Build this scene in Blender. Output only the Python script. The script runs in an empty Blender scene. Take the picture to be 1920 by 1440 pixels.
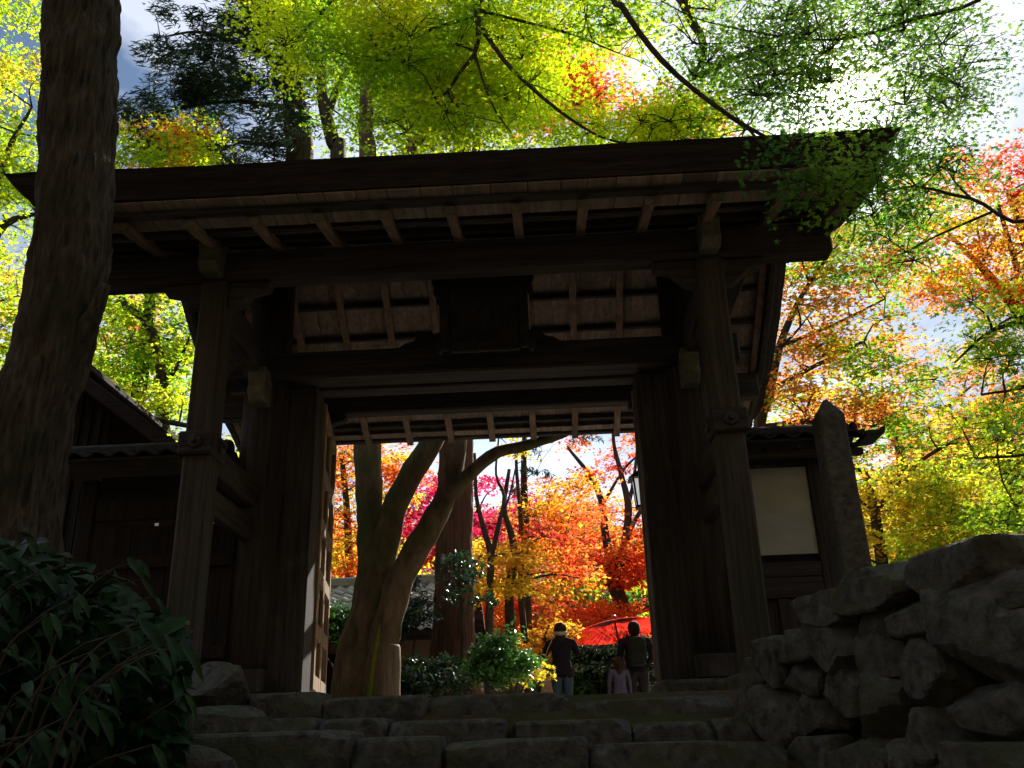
import bpy, bmesh, math, random
import numpy as np
from mathutils import Vector, Matrix, noise

# ------------------------------------------------------------------ camera, sky, sun, exposure
scene = bpy.context.scene
COL = scene.collection
CAM_F, CAM_P, CAM_YAW, CAM_ROLL = 1720.0, 0.383, 0.036, -0.031     # focal length in pixels of a 1920 wide frame, radians
CAM = np.array([0.613, 0.0, -0.33])                                # the eye, a third of a metre below the gate's platform
_fw = np.array([-math.sin(CAM_YAW) * math.cos(CAM_P), math.cos(CAM_YAW) * math.cos(CAM_P), math.sin(CAM_P)])
_r = np.array([math.cos(CAM_YAW), math.sin(CAM_YAW), 0.0])
_u = np.cross(_r, _fw)
_R = _r * math.cos(CAM_ROLL) + _u * math.sin(CAM_ROLL)
_U = -_r * math.sin(CAM_ROLL) + _u * math.cos(CAM_ROLL)
cd = bpy.data.cameras.new('camera')
cam = bpy.data.objects.new('camera', cd)
COL.objects.link(cam)
cd.sensor_width = 36.0
cd.lens = 36.0 * CAM_F / 1920.0
cd.clip_start, cd.clip_end = 0.05, 600.0
cam.matrix_world = Matrix(((_R[0], _U[0], -_fw[0], CAM[0]), (_R[1], _U[1], -_fw[1], CAM[1]), (_R[2], _U[2], -_fw[2], CAM[2]), (0, 0, 0, 1)))
scene.camera = cam

SUN_EL, SUN_AZ = math.radians(36.3), math.radians(21.9)            # azimuth from +Y towards +X
world = bpy.data.worlds.new('World')
scene.world = world
world.use_nodes = True
wt = world.node_tree
wt.nodes.clear()
w_out = wt.nodes.new('ShaderNodeOutputWorld')
w_bg = wt.nodes.new('ShaderNodeBackground')
w_sky = wt.nodes.new('ShaderNodeTexSky')
w_sky.sky_type = 'NISHITA'
w_sky.sun_disc = False
w_sky.sun_elevation = SUN_EL
w_sky.sun_rotation = SUN_AZ
w_sky.altitude = 100.0
w_sky.dust_density = 0.3
w_tc = wt.nodes.new('ShaderNodeTexCoord')
w_map = wt.nodes.new('ShaderNodeMapping')
w_map.inputs['Scale'].default_value = (2.2, 2.2, 4.5)
w_map.inputs['Location'].default_value = (0.75, 0.3, 0.2)
w_n = wt.nodes.new('ShaderNodeTexNoise')
w_n.inputs['Scale'].default_value = 1.6
w_n.inputs['Detail'].default_value = 7.0
w_n.inputs['Roughness'].default_value = 0.55
w_cr = wt.nodes.new('ShaderNodeValToRGB')
w_cr.color_ramp.elements[0].position = 0.37
w_cr.color_ramp.elements[1].position = 0.56
w_mix = wt.nodes.new('ShaderNodeMix')
w_mix.data_type = 'RGBA'
w_white = wt.nodes.new('ShaderNodeMix')           # cloud colour: the sky's own light, greyed and lifted
w_white.data_type = 'RGBA'
w_white.blend_type = 'ADD'
w_white.inputs[0].default_value = 1.0
w_white.inputs[7].default_value = (5.5, 5.35, 5.3, 1)
wt.links.new(w_tc.outputs['Generated'], w_map.inputs['Vector'])
wt.links.new(w_map.outputs['Vector'], w_n.inputs['Vector'])
wt.links.new(w_n.outputs['Fac'], w_cr.inputs['Fac'])
wt.links.new(w_cr.outputs['Color'], w_mix.inputs[0])
wt.links.new(w_sky.outputs['Color'], w_mix.inputs[6])
wt.links.new(w_sky.outputs['Color'], w_white.inputs[6])
wt.links.new(w_white.outputs[2], w_mix.inputs[7])
# the sun itself, white through thin cloud, with the aureole round it
w_dot = wt.nodes.new('ShaderNodeVectorMath')
w_dot.operation = 'DOT_PRODUCT'
w_dot.inputs[1].default_value = (math.sin(SUN_AZ) * math.cos(SUN_EL), math.cos(SUN_AZ) * math.cos(SUN_EL), math.sin(SUN_EL))
wt.links.new(w_tc.outputs['Generated'], w_dot.inputs[0])
w_prev = w_mix.outputs[2]
for amp, width in ((90.0, 0.0005), (10.0, 0.006)):
    m_a = wt.nodes.new('ShaderNodeMath'); m_a.operation = 'SUBTRACT'; m_a.inputs[1].default_value = 1.0
    m_b = wt.nodes.new('ShaderNodeMath'); m_b.operation = 'DIVIDE'; m_b.inputs[1].default_value = width
    m_c = wt.nodes.new('ShaderNodeMath'); m_c.operation = 'EXPONENT'
    m_d = wt.nodes.new('ShaderNodeVectorMath'); m_d.operation = 'SCALE'; m_d.inputs[0].default_value = (amp, amp * .97, amp * .92)
    m_e = wt.nodes.new('ShaderNodeVectorMath'); m_e.operation = 'ADD'
    wt.links.new(w_dot.outputs['Value'], m_a.inputs[0]); wt.links.new(m_a.outputs[0], m_b.inputs[0]); wt.links.new(m_b.outputs[0], m_c.inputs[0])
    wt.links.new(m_c.outputs[0], m_d.inputs['Scale']); wt.links.new(w_prev, m_e.inputs[0]); wt.links.new(m_d.outputs[0], m_e.inputs[1])
    w_prev = m_e.outputs[0]
wt.links.new(w_prev, w_bg.inputs['Color'])
w_bg.inputs['Strength'].default_value = 0.055
wt.links.new(w_bg.outputs['Background'], w_out.inputs['Surface'])

sl = bpy.data.lights.new('sun', 'SUN')
sl.energy = 5.0
sl.angle = math.radians(0.5)
sl.color = (1.0, 0.93, 0.82)
sun = bpy.data.objects.new('sun', sl)
COL.objects.link(sun)
SUN_DIR = Vector((math.sin(SUN_AZ) * math.cos(SUN_EL), math.cos(SUN_AZ) * math.cos(SUN_EL), math.sin(SUN_EL)))
sun.rotation_euler = SUN_DIR.to_track_quat('Z', 'Y').to_euler()

scene.view_settings.view_transform = 'Standard'
scene.view_settings.look = 'None'
scene.view_settings.exposure = 1.05
scene.view_settings.gamma = 1.0
scene.view_settings.use_curve_mapping = False
scene.render.engine = 'CYCLES'
scene.cycles.max_bounces = 6
scene.cycles.diffuse_bounces = 3
scene.cycles.transmission_bounces = 4
scene.cycles.glossy_bounces = 2
scene.cycles.use_denoising = True
scene.cycles.use_light_tree = False
scene.cycles.adaptive_threshold = 0.02
scene.cycles.sample_clamp_indirect = 6.0

RND = random.Random(7)
NP = np.random.default_rng(11)


def at(x, y, Y):
    """Where the sight line through photo pixel (x, y) meets the upright plane at distance Y: the survey used to measure the place."""
    d = _fw * CAM_F + _R * (x - 960.0) + _U * (720.0 - y)
    p = CAM + d * (Y / d[1])
    return (float(p[0]), float(p[1]), float(p[2]))


# ------------------------------------------------------------------ materials
MATS = {}


def new_mat(name):
    m = bpy.data.materials.new(name)
    m.use_nodes = True
    nt = m.node_tree
    nt.nodes.clear()
    out = nt.nodes.new('ShaderNodeOutputMaterial')
    MATS[name] = m
    return m, nt, out


def nd(nt, typ, **kw):
    n = nt.nodes.new(typ)
    for k, v in kw.items():
        if k in n.inputs:
            n.inputs[k].default_value = v
        else:
            setattr(n, k, v)
    return n


def ramp(nt, stops):
    r = nt.nodes.new('ShaderNodeValToRGB')
    e = r.color_ramp.elements
    while len(e) < len(stops):
        e.new(0.5)
    for i, (p, c) in enumerate(stops):
        e[i].position = p
        e[i].color = (c[0], c[1], c[2], 1)
    return r


def coords(nt, scale, rand=True):
    tc = nd(nt, 'ShaderNodeTexCoord')
    mp = nd(nt, 'ShaderNodeMapping')
    mp.inputs['Scale'].default_value = scale
    nt.links.new(tc.outputs['Object'], mp.inputs['Vector'])
    if rand:
        oi = nd(nt, 'ShaderNodeObjectInfo')
        mu = nd(nt, 'ShaderNodeMath', operation='MULTIPLY')
        mu.inputs[1].default_value = 37.0
        cb = nd(nt, 'ShaderNodeCombineXYZ')
        nt.links.new(oi.outputs['Random'], mu.inputs[0])
        for k in range(3):
            nt.links.new(mu.outputs[0], cb.inputs[k])
        nt.links.new(cb.outputs[0], mp.inputs['Location'])
    return mp


def grained(name, dark, light, scale, rough=0.8, bump=0.4, patch=None, patch_lo=0.55, patch_hi=0.7, patch_scale=1.3, dist=0.01, spec=0.25, moss=None, moss_lo=0.3):
    """A surface of fine stretched grain with weathered patches; optional moss on faces that look up."""
    m, nt, out = new_mat(name)
    L = nt.links.new
    mp = coords(nt, scale)
    n1 = nd(nt, 'ShaderNodeTexNoise', Scale=1.0, Detail=5.0, Roughness=0.65, Distortion=0.4)
    L(mp.outputs[0], n1.inputs['Vector'])
    r1 = ramp(nt, [(0.3, dark), (0.72, light)])
    L(n1.outputs['Fac'], r1.inputs['Fac'])
    colr = r1.outputs['Color']
    mp2 = coords(nt, (patch_scale,) * 3)
    n2 = nd(nt, 'ShaderNodeTexNoise', Scale=1.0, Detail=4.0, Roughness=0.6)
    L(mp2.outputs[0], n2.inputs['Vector'])
    if patch is not None:
        r2 = ramp(nt, [(patch_lo, (0, 0, 0)), (patch_hi, (1, 1, 1))])
        L(n2.outputs['Fac'], r2.inputs['Fac'])
        mx = nd(nt, 'ShaderNodeMix', data_type='RGBA')
        L(r2.outputs['Color'], mx.inputs[0])
        L(colr, mx.inputs[6])
        mx.inputs[7].default_value = (*patch, 1)
        colr = mx.outputs[2]
    if moss is not None:
        ge = nd(nt, 'ShaderNodeNewGeometry')
        sp = nd(nt, 'ShaderNodeSeparateXYZ')
        L(ge.outputs['Normal'], sp.inputs[0])
        ad = nd(nt, 'ShaderNodeMath', operation='MULTIPLY')
        L(sp.outputs['Z'], ad.inputs[0])
        n3 = nd(nt, 'ShaderNodeTexNoise', Scale=5.0, Detail=5.0)
        L(mp2.outputs[0], n3.inputs['Vector'])
        L(n3.outputs['Fac'], ad.inputs[1])
        r3 = ramp(nt, [(moss_lo, (0, 0, 0)), (moss_lo + 0.18, (1, 1, 1))])
        L(ad.outputs[0], r3.inputs['Fac'])
        mx2 = nd(nt, 'ShaderNodeMix', data_type='RGBA')
        L(r3.outputs['Color'], mx2.inputs[0])
        L(colr, mx2.inputs[6])
        mx2.inputs[7].default_value = (*moss, 1)
        colr = mx2.outputs[2]
    b = nd(nt, 'ShaderNodeBsdfPrincipled', Roughness=rough)
    b.inputs['Specular IOR Level'].default_value = spec
    L(colr, b.inputs['Base Color'])
    bp = nd(nt, 'ShaderNodeBump', Strength=bump, Distance=dist)
    L(n1.outputs['Fac'], bp.inputs['Height'])
    L(bp.outputs[0], b.inputs['Normal'])
    L(b.outputs[0], out.inputs['Surface'])
    return m


WD, WL, WP = (0.016, 0.0138, 0.0145), (0.074, 0.064, 0.065), (0.125, 0.112, 0.108)
WOOD_X = grained('weathered wood, grain across', WD, WL, (1.2, 26, 26), patch=WP, patch_lo=0.6, patch_hi=0.8)
WOOD_Y = grained('weathered wood, grain in depth', WD, WL, (26, 1.2, 26), patch=WP, patch_lo=0.6, patch_hi=0.8)
WOOD_Z = grained('weathered wood, grain upright', WD, WL, (26, 26, 1.2), patch=WP, patch_lo=0.6, patch_hi=0.8, bump=0.6)
POST_W = grained('weathered post wood with green bloom', (0.022, 0.018, 0.016), (0.098, 0.080, 0.070), (30, 30, 1.1), patch=(0.045, 0.055, 0.034), patch_lo=0.5, patch_hi=0.72, patch_scale=1.7, bump=0.7)
BOARD_W = grained('pale soffit board wood', (0.16, 0.122, 0.105), (0.37, 0.29, 0.25), (22, 2.0, 22), patch=(0.11, 0.085, 0.074), patch_lo=0.5, patch_hi=0.75)
RAFT_W = grained('rafter wood', (0.13, 0.088, 0.07), (0.32, 0.225, 0.18), (22, 1.5, 22), patch=(0.05, 0.034, 0.026), patch_lo=0.52, patch_hi=0.75)
END_W = grained('bleached end grain', (0.09, 0.085, 0.07), (0.24, 0.225, 0.19), (14, 14, 14), patch=(0.10, 0.11, 0.07), patch_lo=0.45, patch_hi=0.65)
DOOR_W = grained('door wood', (0.12, 0.08, 0.05), (0.34, 0.25, 0.17), (22, 22, 1.6), patch=(0.10, 0.07, 0.05), patch_lo=0.55, patch_hi=0.75)
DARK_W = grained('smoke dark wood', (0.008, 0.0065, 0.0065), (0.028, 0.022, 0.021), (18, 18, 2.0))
BARK_ROOF = grained('cypress bark roofing', (0.012, 0.009, 0.010), (0.05, 0.038, 0.038), (4, 9, 60), patch=(0.035, 0.03, 0.026), bump=0.8, moss=(0.055, 0.085, 0.03), moss_lo=0.34, rough=0.95)
IRON = grained('dark iron', (0.010, 0.010, 0.011), (0.03, 0.028, 0.026), (30, 30, 30), rough=0.55, spec=0.5)
STONE = grained('mossy dark stone', (0.026, 0.0258, 0.0250), (0.145, 0.142, 0.130), (15, 15, 15), patch=(0.075, 0.08, 0.05), patch_lo=0.5, patch_hi=0.66, patch_scale=3.4, bump=0.9, dist=0.018, moss=(0.055, 0.070, 0.030), moss_lo=0.42, rough=0.95)
PILLAR_STONE = grained('granite pillar stone', (0.045, 0.043, 0.040), (0.125, 0.118, 0.105), (26, 26, 26), patch=(0.045, 0.055, 0.034), patch_lo=0.5, patch_hi=0.72, patch_scale=3.0, bump=0.5, rough=0.95)
PLASTER = grained('lime plaster', (0.40, 0.41, 0.39), (0.52, 0.53, 0.505), (2.5, 2.5, 5), bump=0.1, rough=0.9)
PLASTER_B = grained('ochre plaster', (0.20, 0.13, 0.09), (0.30, 0.20, 0.14), (3, 3, 3), bump=0.1, rough=0.9)
TILE = grained('smoked grey roof tile', (0.24, 0.245, 0.26), (0.42, 0.425, 0.44), (12, 12, 12), rough=0.3, bump=0.1, spec=0.8)
TILE_D = grained('mossy dark roof tile', (0.022, 0.022, 0.026), (0.06, 0.06, 0.066), (12, 12, 12), rough=0.8, bump=0.3, spec=0.12)
BARK = grained('furrowed grey bark', (0.010, 0.008, 0.007), (0.12, 0.09, 0.066), (36, 36, 5.0), patch=(0.03, 0.036, 0.018), patch_lo=0.5, patch_hi=0.72, patch_scale=2.0, bump=0.9, dist=0.018, rough=0.95)
BARK_Z = grained('smooth brown bark', (0.05, 0.035, 0.022), (0.20, 0.14, 0.09), (9, 9, 3.0), patch=(0.07, 0.085, 0.03), patch_lo=0.48, patch_hi=0.66, patch_scale=1.6, bump=0.8, dist=0.02, rough=0.95)
BARK_C = grained('red cedar bark', (0.045, 0.020, 0.015), (0.17, 0.085, 0.06), (30, 30, 0.9), bump=1.0, dist=0.03, rough=0.95)
BARK_T = grained('dark maple bark', (0.03, 0.024, 0.019), (0.11, 0.088, 0.07), (14, 14, 4.0), bump=0.7, dist=0.01, rough=0.95)
EARTH = grained('leaf strewn earth', (0.030, 0.022, 0.014), (0.10, 0.07, 0.042), (5, 5, 5), patch=(0.05, 0.06, 0.02), patch_lo=0.5, patch_hi=0.7, patch_scale=0.6, bump=0.8, dist=0.03, rough=1.0)


def plain(name, c, rough=0.7, spec=0.3, emit=None, var=0.25):
    m = grained(name, tuple(v * (1 - var) for v in c), tuple(min(1, v * (1 + var)) for v in c), (20, 20, 20), rough=rough, spec=spec, bump=0.15)
    if emit:
        b = [n for n in m.node_tree.nodes if n.type == 'BSDF_PRINCIPLED'][0]
        b.inputs['Emission Color'].default_value = (*c, 1)
        b.inputs['Emission Strength'].default_value = emit
    return m


def leaf_mat(name, rough=0.55, trans=0.6, gain=1.0, refl=0.33, spec=0.25):
    """Leaf colour comes from the 'leafcol' attribute; light passes through the blade."""
    m, nt, out = new_mat(name)
    L = nt.links.new
    a = nd(nt, 'ShaderNodeAttribute', attribute_name='leafcol')
    mu = nd(nt, 'ShaderNodeMix', data_type='RGBA', blend_type='MULTIPLY')
    mu.inputs[0].default_value = 1.0
    mu.inputs[7].default_value = (refl, refl, refl, 1)
    L(a.outputs['Color'], mu.inputs[6])
    b = nd(nt, 'ShaderNodeBsdfPrincipled', Roughness=rough)
    b.inputs['Specular IOR Level'].default_value = spec
    L(mu.outputs[2], b.inputs['Base Color'])
    mu2 = nd(nt, 'ShaderNodeMix', data_type='RGBA', blend_type='MULTIPLY')
    mu2.inputs[0].default_value = 1.0
    mu2.inputs[7].default_value = (gain, gain, gain, 1)
    L(a.outputs['Color'], mu2.inputs[6])
    t = nd(nt, 'ShaderNodeBsdfTranslucent')
    L(mu2.outputs[2], t.inputs['Color'])
    mx = nd(nt, 'ShaderNodeMixShader')
    mx.inputs[0].default_value = trans
    L(b.outputs[0], mx.inputs[1])
    L(t.outputs[0], mx.inputs[2])
    L(mx.outputs[0], out.inputs['Surface'])
    return m


LEAF = leaf_mat('maple leaf', trans=0.80)
GLOSSY = leaf_mat('glossy evergreen leaf', rough=0.22, trans=0.32, gain=1.2, refl=1.0, spec=0.6)
NEEDLE = leaf_mat('conifer needle', rough=0.6, trans=0.15, gain=0.8, refl=1.0)
BROAD = leaf_mat('broad shrub leaf', rough=0.42, trans=0.25, gain=0.8, refl=1.0, spec=0.14)


# ------------------------------------------------------------------ object helpers
def link(o, parent=None):
    COL.objects.link(o)
    if parent is not None:
        o.parent = parent
        if parent.type == 'EMPTY':
            o.matrix_parent_inverse = Matrix.Translation(-parent.location)
    return o


def mesh_obj(name, verts, faces, mat, parent=None, smooth=False):
    me = bpy.data.meshes.new(name)
    me.from_pydata([tuple(v) for v in verts], [], faces)
    me.materials.append(mat)
    if smooth:
        me.polygons.foreach_set('use_smooth', [True] * len(me.polygons))
    me.update()
    return link(bpy.data.objects.new(name, me), parent)


def tag(o, label=None, cat=None, group=None, kind=None):
    for k, v in (('label', label), ('category', cat), ('group', group), ('kind', kind)):
        if v:
            o[k] = v
    return o


def thing(name, loc, label, cat, group=None):
    o = bpy.data.objects.new(name, None)
    o.empty_display_size = 0.1
    link(o)
    o.location = loc
    return tag(o, label, cat, group, 'thing')


def bm_obj(name, bm, mat, parent=None, smooth=False):
    me = bpy.data.meshes.new(name)
    bm.to_mesh(me)
    bm.free()
    me.materials.append(mat)
    if smooth:
        me.polygons.foreach_set('use_smooth', [True] * len(me.polygons))
    return link(bpy.data.objects.new(name, me), parent)


CUBE_F = [(0, 3, 2, 1), (4, 5, 6, 7), (0, 1, 5, 4), (1, 2, 6, 5), (2, 3, 7, 6), (3, 0, 4, 7)]


def hexa(name, pts, mat, parent=None, bevel=0.012):
    """Eight corners, bottom ring then top ring, with worn edges."""
    bm = bmesh.new()
    vs = [bm.verts.new(p) for p in pts]
    for f in CUBE_F:
        bm.faces.new([vs[i] for i in f])
    bmesh.ops.recalc_face_normals(bm, faces=bm.faces)
    if bevel:
        bmesh.ops.bevel(bm, geom=list(bm.edges), offset=bevel, segments=1, affect='EDGES', clamp_overlap=True)
    return bm_obj(name, bm, mat, parent)


def box(name, x0, x1, y0, y1, z0, z1, mat, parent=None, bevel=0.012):
    return hexa(name, [(x0, y0, z0), (x1, y0, z0), (x1, y1, z0), (x0, y1, z0), (x0, y0, z1), (x1, y0, z1), (x1, y1, z1), (x0, y1, z1)], mat, parent, bevel)


def bar(name, a, b, w, h, mat, parent=None, bevel=0.008, up=(0, 0, 1)):
    a, b = Vector(a), Vector(b)
    d = (b - a).normalized()
    s = d.cross(Vector(up)).normalized() * (w / 2)
    t = s.cross(d).normalized() * (h / 2)
    P = [a - s - t, a + s - t, b + s - t, b - s - t, a - s + t, a + s + t, b + s + t, b - s + t]
    return hexa(name, [tuple(p) for p in P], mat, parent, bevel)


def extrude(name, prof, axis, lo, hi, mat, parent=None, smooth=False, bevel=0.0):
    """A closed outline in two axes pushed along the third."""
    n = len(prof)
    def pt(p, t):
        if axis == 'x': return (t, p[0], p[1])
        if axis == 'y': return (p[0], t, p[1])
        return (p[0], p[1], t)
    vs = [pt(p, lo) for p in prof] + [pt(p, hi) for p in prof]
    bm = bmesh.new()
    bv = [bm.verts.new(v) for v in vs]
    bm.faces.new(bv[:n]); bm.faces.new(bv[n:][::-1])
    for i in range(n):
        j = (i + 1) % n
        bm.faces.new([bv[j], bv[i], bv[n + i], bv[n + j]])
    bmesh.ops.recalc_face_normals(bm, faces=bm.faces)
    if bevel:
        bmesh.ops.bevel(bm, geom=list(bm.edges), offset=bevel, segments=1, affect='EDGES', clamp_overlap=True)
    return bm_obj(name, bm, mat, parent, smooth)


def lathe(prof, n=16, center=(0, 0, 0)):
    vs, fs = [], []
    for r, z in prof:
        for i in range(n):
            a = 2 * math.pi * i / n
            vs.append((center[0] + r * math.cos(a), center[1] + r * math.sin(a), center[2] + z))
    for k in range(len(prof) - 1):
        for i in range(n):
            j = (i + 1) % n
            fs.append((k * n + i, k * n + j, (k + 1) * n + j, (k + 1) * n + i))
    fs.append(tuple(range(n))[::-1])
    fs.append(tuple(range((len(prof) - 1) * n, len(prof) * n)))
    return vs, fs


def smooth_path(pts, step):
    """Catmull-Rom through (x, y, z, r) points."""
    P = np.array(pts, float)
    if len(P) < 3:
        P = np.array([P[0], (P[0] + P[-1]) / 2, P[-1]])
    Q = np.vstack([2 * P[0] - P[1], P, 2 * P[-1] - P[-2]])
    out = []
    for i in range(1, len(Q) - 2):
        p0, p1, p2, p3 = Q[i - 1:i + 3]
        n = max(2, int(np.linalg.norm(p2[:3] - p1[:3]) / step))
        for k in range(n):
            t = k / n
            out.append(0.5 * ((2 * p1) + (-p0 + p2) * t + (2 * p0 - 5 * p1 + 4 * p2 - p3) * t * t + (-p0 + 3 * p1 - 3 * p2 + p3) * t ** 3))
    out.append(Q[-2])
    out = np.array(out)
    out[:, 3] = np.maximum(out[:, 3], 0.0015)
    return out


def tube(pts, sides=10, step=0.15, rough=0.0, freq=3.0, seed=0, flutes=0.0, furrow=0.0):
    path = smooth_path(pts, step)
    vs, fs = [], []
    n = len(path)
    ref = Vector((0.3, 1, 0.1)).normalized()
    for i in range(n):
        a = path[max(0, i - 1)][:3]; b = path[min(n - 1, i + 1)][:3]
        d = Vector(b - a).normalized()
        if abs(d.dot(ref)) > 0.95: ref = Vector((1, 0.1, 0.2)).normalized()
        s = d.cross(ref).normalized(); t = s.cross(d)
        c = Vector(path[i][:3]); r = path[i][3]
        for k in range(sides):
            ang = 2 * math.pi * k / sides
            o = s * math.cos(ang) + t * math.sin(ang)
            rr = r
            if rough:
                rr *= 1 + rough * noise.noise((c + o * r * 1.5) * freq + Vector((seed, 0, 0))) + flutes * math.sin(ang * 5 + seed) * 0.5
            if furrow:
                q = c + o * r
                f = noise.noise(Vector((q.x * 17, q.y * 17, q.z * 3.0 + seed)))
                f2 = noise.noise(Vector((q.x * 40, q.y * 40, q.z * 8.0 + seed)))
                rr += furrow * (-abs(f) * 1.6 + .4 + .45 * f2)
            vs.append(tuple(c + o * rr))
    for i in range(n - 1):
        for k in range(sides):
            j = (k + 1) % sides
            fs.append((i * sides + k, i * sides + j, (i + 1) * sides + j, (i + 1) * sides + k))
    fs.append(tuple(range(sides))[::-1])
    fs.append(tuple(range((n - 1) * sides, n * sides)))
    return vs, fs


class Join:
    """Collects pieces of one thing that are too small to pick apart."""
    def __init__(self):
        self.v, self.f = [], []
    def add(self, vf):
        k = len(self.v)
        self.v.extend(vf[0])
        self.f.extend([tuple(i + k for i in f) for f in vf[1]])


def stone(name, c, size, seed, mat, parent=None, power=5.0, rough=0.10, rot=0.0, n=6, cuts=9):
    """A quarried or broken boulder: a block with split faces, worn arrises and a pitted skin."""
    bm = bmesh.new()
    bmesh.ops.create_cube(bm, size=2.0)
    bmesh.ops.subdivide_edges(bm, edges=list(bm.edges), cuts=n, use_grid_fill=True)
    sh = Vector((seed * 3.7, seed * 1.9, seed * 2.3))
    M = Matrix.Rotation(rot, 3, 'Z')
    rr = random.Random(seed)
    planes = []
    for _ in range(cuts):
        d = Vector((rr.choice((-1, 1)) * rr.uniform(.2, 1), rr.choice((-1, 1)) * rr.uniform(.2, 1), rr.choice((-1, 1)) * rr.uniform(.15, 1))).normalized()
        reach = abs(d.x) + abs(d.y) + abs(d.z)
        planes.append((d, reach * (1 - rr.uniform(.6, 2.2) * rough * (1.6 if power < 6 else 1.5))))
    for _ in range(5):
        d = Vector((rr.uniform(-1, 1), rr.uniform(-1, 1), rr.uniform(-1, 1)))
        k = max(range(3), key=lambda q: abs(d[q]))
        e = Vector((0, 0, 0)); e[k] = 1 if d[k] > 0 else -1
        d = (e + d * rr.uniform(.08, .28)).normalized()
        planes.append((d, 1.02 - rough * rr.uniform(.1, .8)))
    for v in bm.verts:
        p = v.co.copy()
        l = (abs(p.x) ** power + abs(p.y) ** power + abs(p.z) ** power) ** (1 / power)
        p = p / l
        for d, e in planes:
            t = p.dot(d) - e
            if t > 0: p = p - d * t
        w = rough * .16 * noise.noise(p * 1.7 + sh) + rough * 0.15 * noise.noise(p * 4.5 + sh) + rough * 0.13 * noise.noise(p * 11 + sh)
        p = p * (1 + w)
        q = Vector((p.x * size[0] / 2, p.y * size[1] / 2, p.z * size[2] / 2))
        v.co = M @ q + Vector(c)
    bm.normal_update()
    for e in bm.edges:
        if len(e.link_faces) == 2 and e.calc_face_angle(0) > .36: e.smooth = False
    return bm_obj(name, bm, mat, parent, True)


# ------------------------------------------------------------------ foliage
def star_leaf(lobes):
    pts = [(0.0, -0.05, 0.0)]
    if lobes == 7:
        L = [(-128, .48), (-84, .78), (-42, .98), (0, 1.05), (42, .98), (84, .78), (128, .48)]
    else:
        L = [(-112, .62), (-54, .95), (0, 1.08), (54, .95), (112, .62)]
    ring = []
    for i, (a, r) in enumerate(L):
        A = math.radians(90 - a)
        ring.append((r * math.cos(A), r * math.sin(A), -0.16 * r * r))
        if i < len(L) - 1:
            A = math.radians(90 - (a + L[i + 1][0]) / 2)
            ring.append((0.36 * math.cos(A), 0.36 * math.sin(A), 0.03))
    ring.append((0.0, -0.14, 0.0))
    n = len(ring)
    V = pts + ring
    F = [(0, 1 + (i + 1) % n, 1 + i) for i in range(n)]
    return np.array(V) * 0.52, np.array(F)


TEMPLATES = {
    'star': star_leaf(5),
    'kite': (np.array([(0, -.5, 0), (.42, .05, .06), (0, .55, -.06), (-.42, .05, .06)]), np.array([(0, 1, 2), (0, 2, 3)])),
    'tri': (np.array([(0, -.35, 0), (.5, .1, -.05), (.2, .12, .04), (0, .6, -.06), (-.2, .12, .04), (-.5, .1, -.05)]), np.array([(0, 1, 2), (0, 2, 3), (0, 3, 4), (0, 4, 5)])),
    'oval': (np.array([(0, -.5, 0), (.24, -.1, .07), (.2, .25, .07), (0, .55, -.08), (-.2, .25, .07), (-.24, -.1, .07), (0, .05, 0)]), np.array([(6, 0, 1), (6, 1, 2), (6, 2, 3), (6, 3, 4), (6, 4, 5), (6, 5, 0)])),
    'needle': (np.array([(0, -.5, 0), (.085, 0, .02), (0, .6, -.08), (-.085, 0, .02)]), np.array([(0, 1, 2), (0, 2, 3)])),
}


def leaf_cloud(name, cen, nrm, size, kind, colors, mat, parent, heading=None):
    V, F = TEMPLATES[kind]
    N = len(cen)
    n = nrm / np.linalg.norm(nrm, axis=1, keepdims=True)
    h = NP.normal(size=(N, 3)) if heading is None else heading
    t = h - (h * n).sum(1, keepdims=True) * n
    t /= np.linalg.norm(t, axis=1, keepdims=True) + 1e-9
    s = np.cross(t, n)
    sz = size * NP.uniform(0.7, 1.25, size=(N, 1, 1))
    P = V[None, :, 0:1] * s[:, None, :] + V[None, :, 1:2] * t[:, None, :] + V[None, :, 2:3] * n[:, None, :]
    P = P * sz + cen[:, None, :]
    k = len(V)
    FF = (F[None] + (np.arange(N) * k)[:, None, None]).reshape(-1, 3)
    me = bpy.data.meshes.new(name)
    me.vertices.add(N * k)
    me.vertices.foreach_set('co', P.astype(np.float32).ravel())
    me.loops.add(len(FF) * 3)
    me.loops.foreach_set('vertex_index', FF.astype(np.int32).ravel())
    me.polygons.add(len(FF))
    me.polygons.foreach_set('loop_start', np.arange(0, len(FF) * 3, 3, dtype=np.int32))
    me.polygons.foreach_set('loop_total', np.full(len(FF), 3, dtype=np.int32))
    me.update(calc_edges=True)
    ca = me.attributes.new('leafcol', 'FLOAT_COLOR', 'POINT')
    cc = np.concatenate([np.repeat(colors, k, axis=0), np.ones((N * k, 1))], axis=1)
    ca.data.foreach_set('color', cc.astype(np.float32).ravel())
    me.materials.append(mat)
    return link(bpy.data.objects.new(name, me), parent)


LIME, GRASS, DEEP = (.56, .74, .015), (.22, .46, .02), (.07, .18, .03)
YELLOW, GOLD, ORANGE, SCARLET, RED, CRIMSON = (.90, .74, .04), (.90, .52, .04), (.92, .30, .03), (.90, .14, .035), (.80, .05, .03), (.72, .02, .10)


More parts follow.
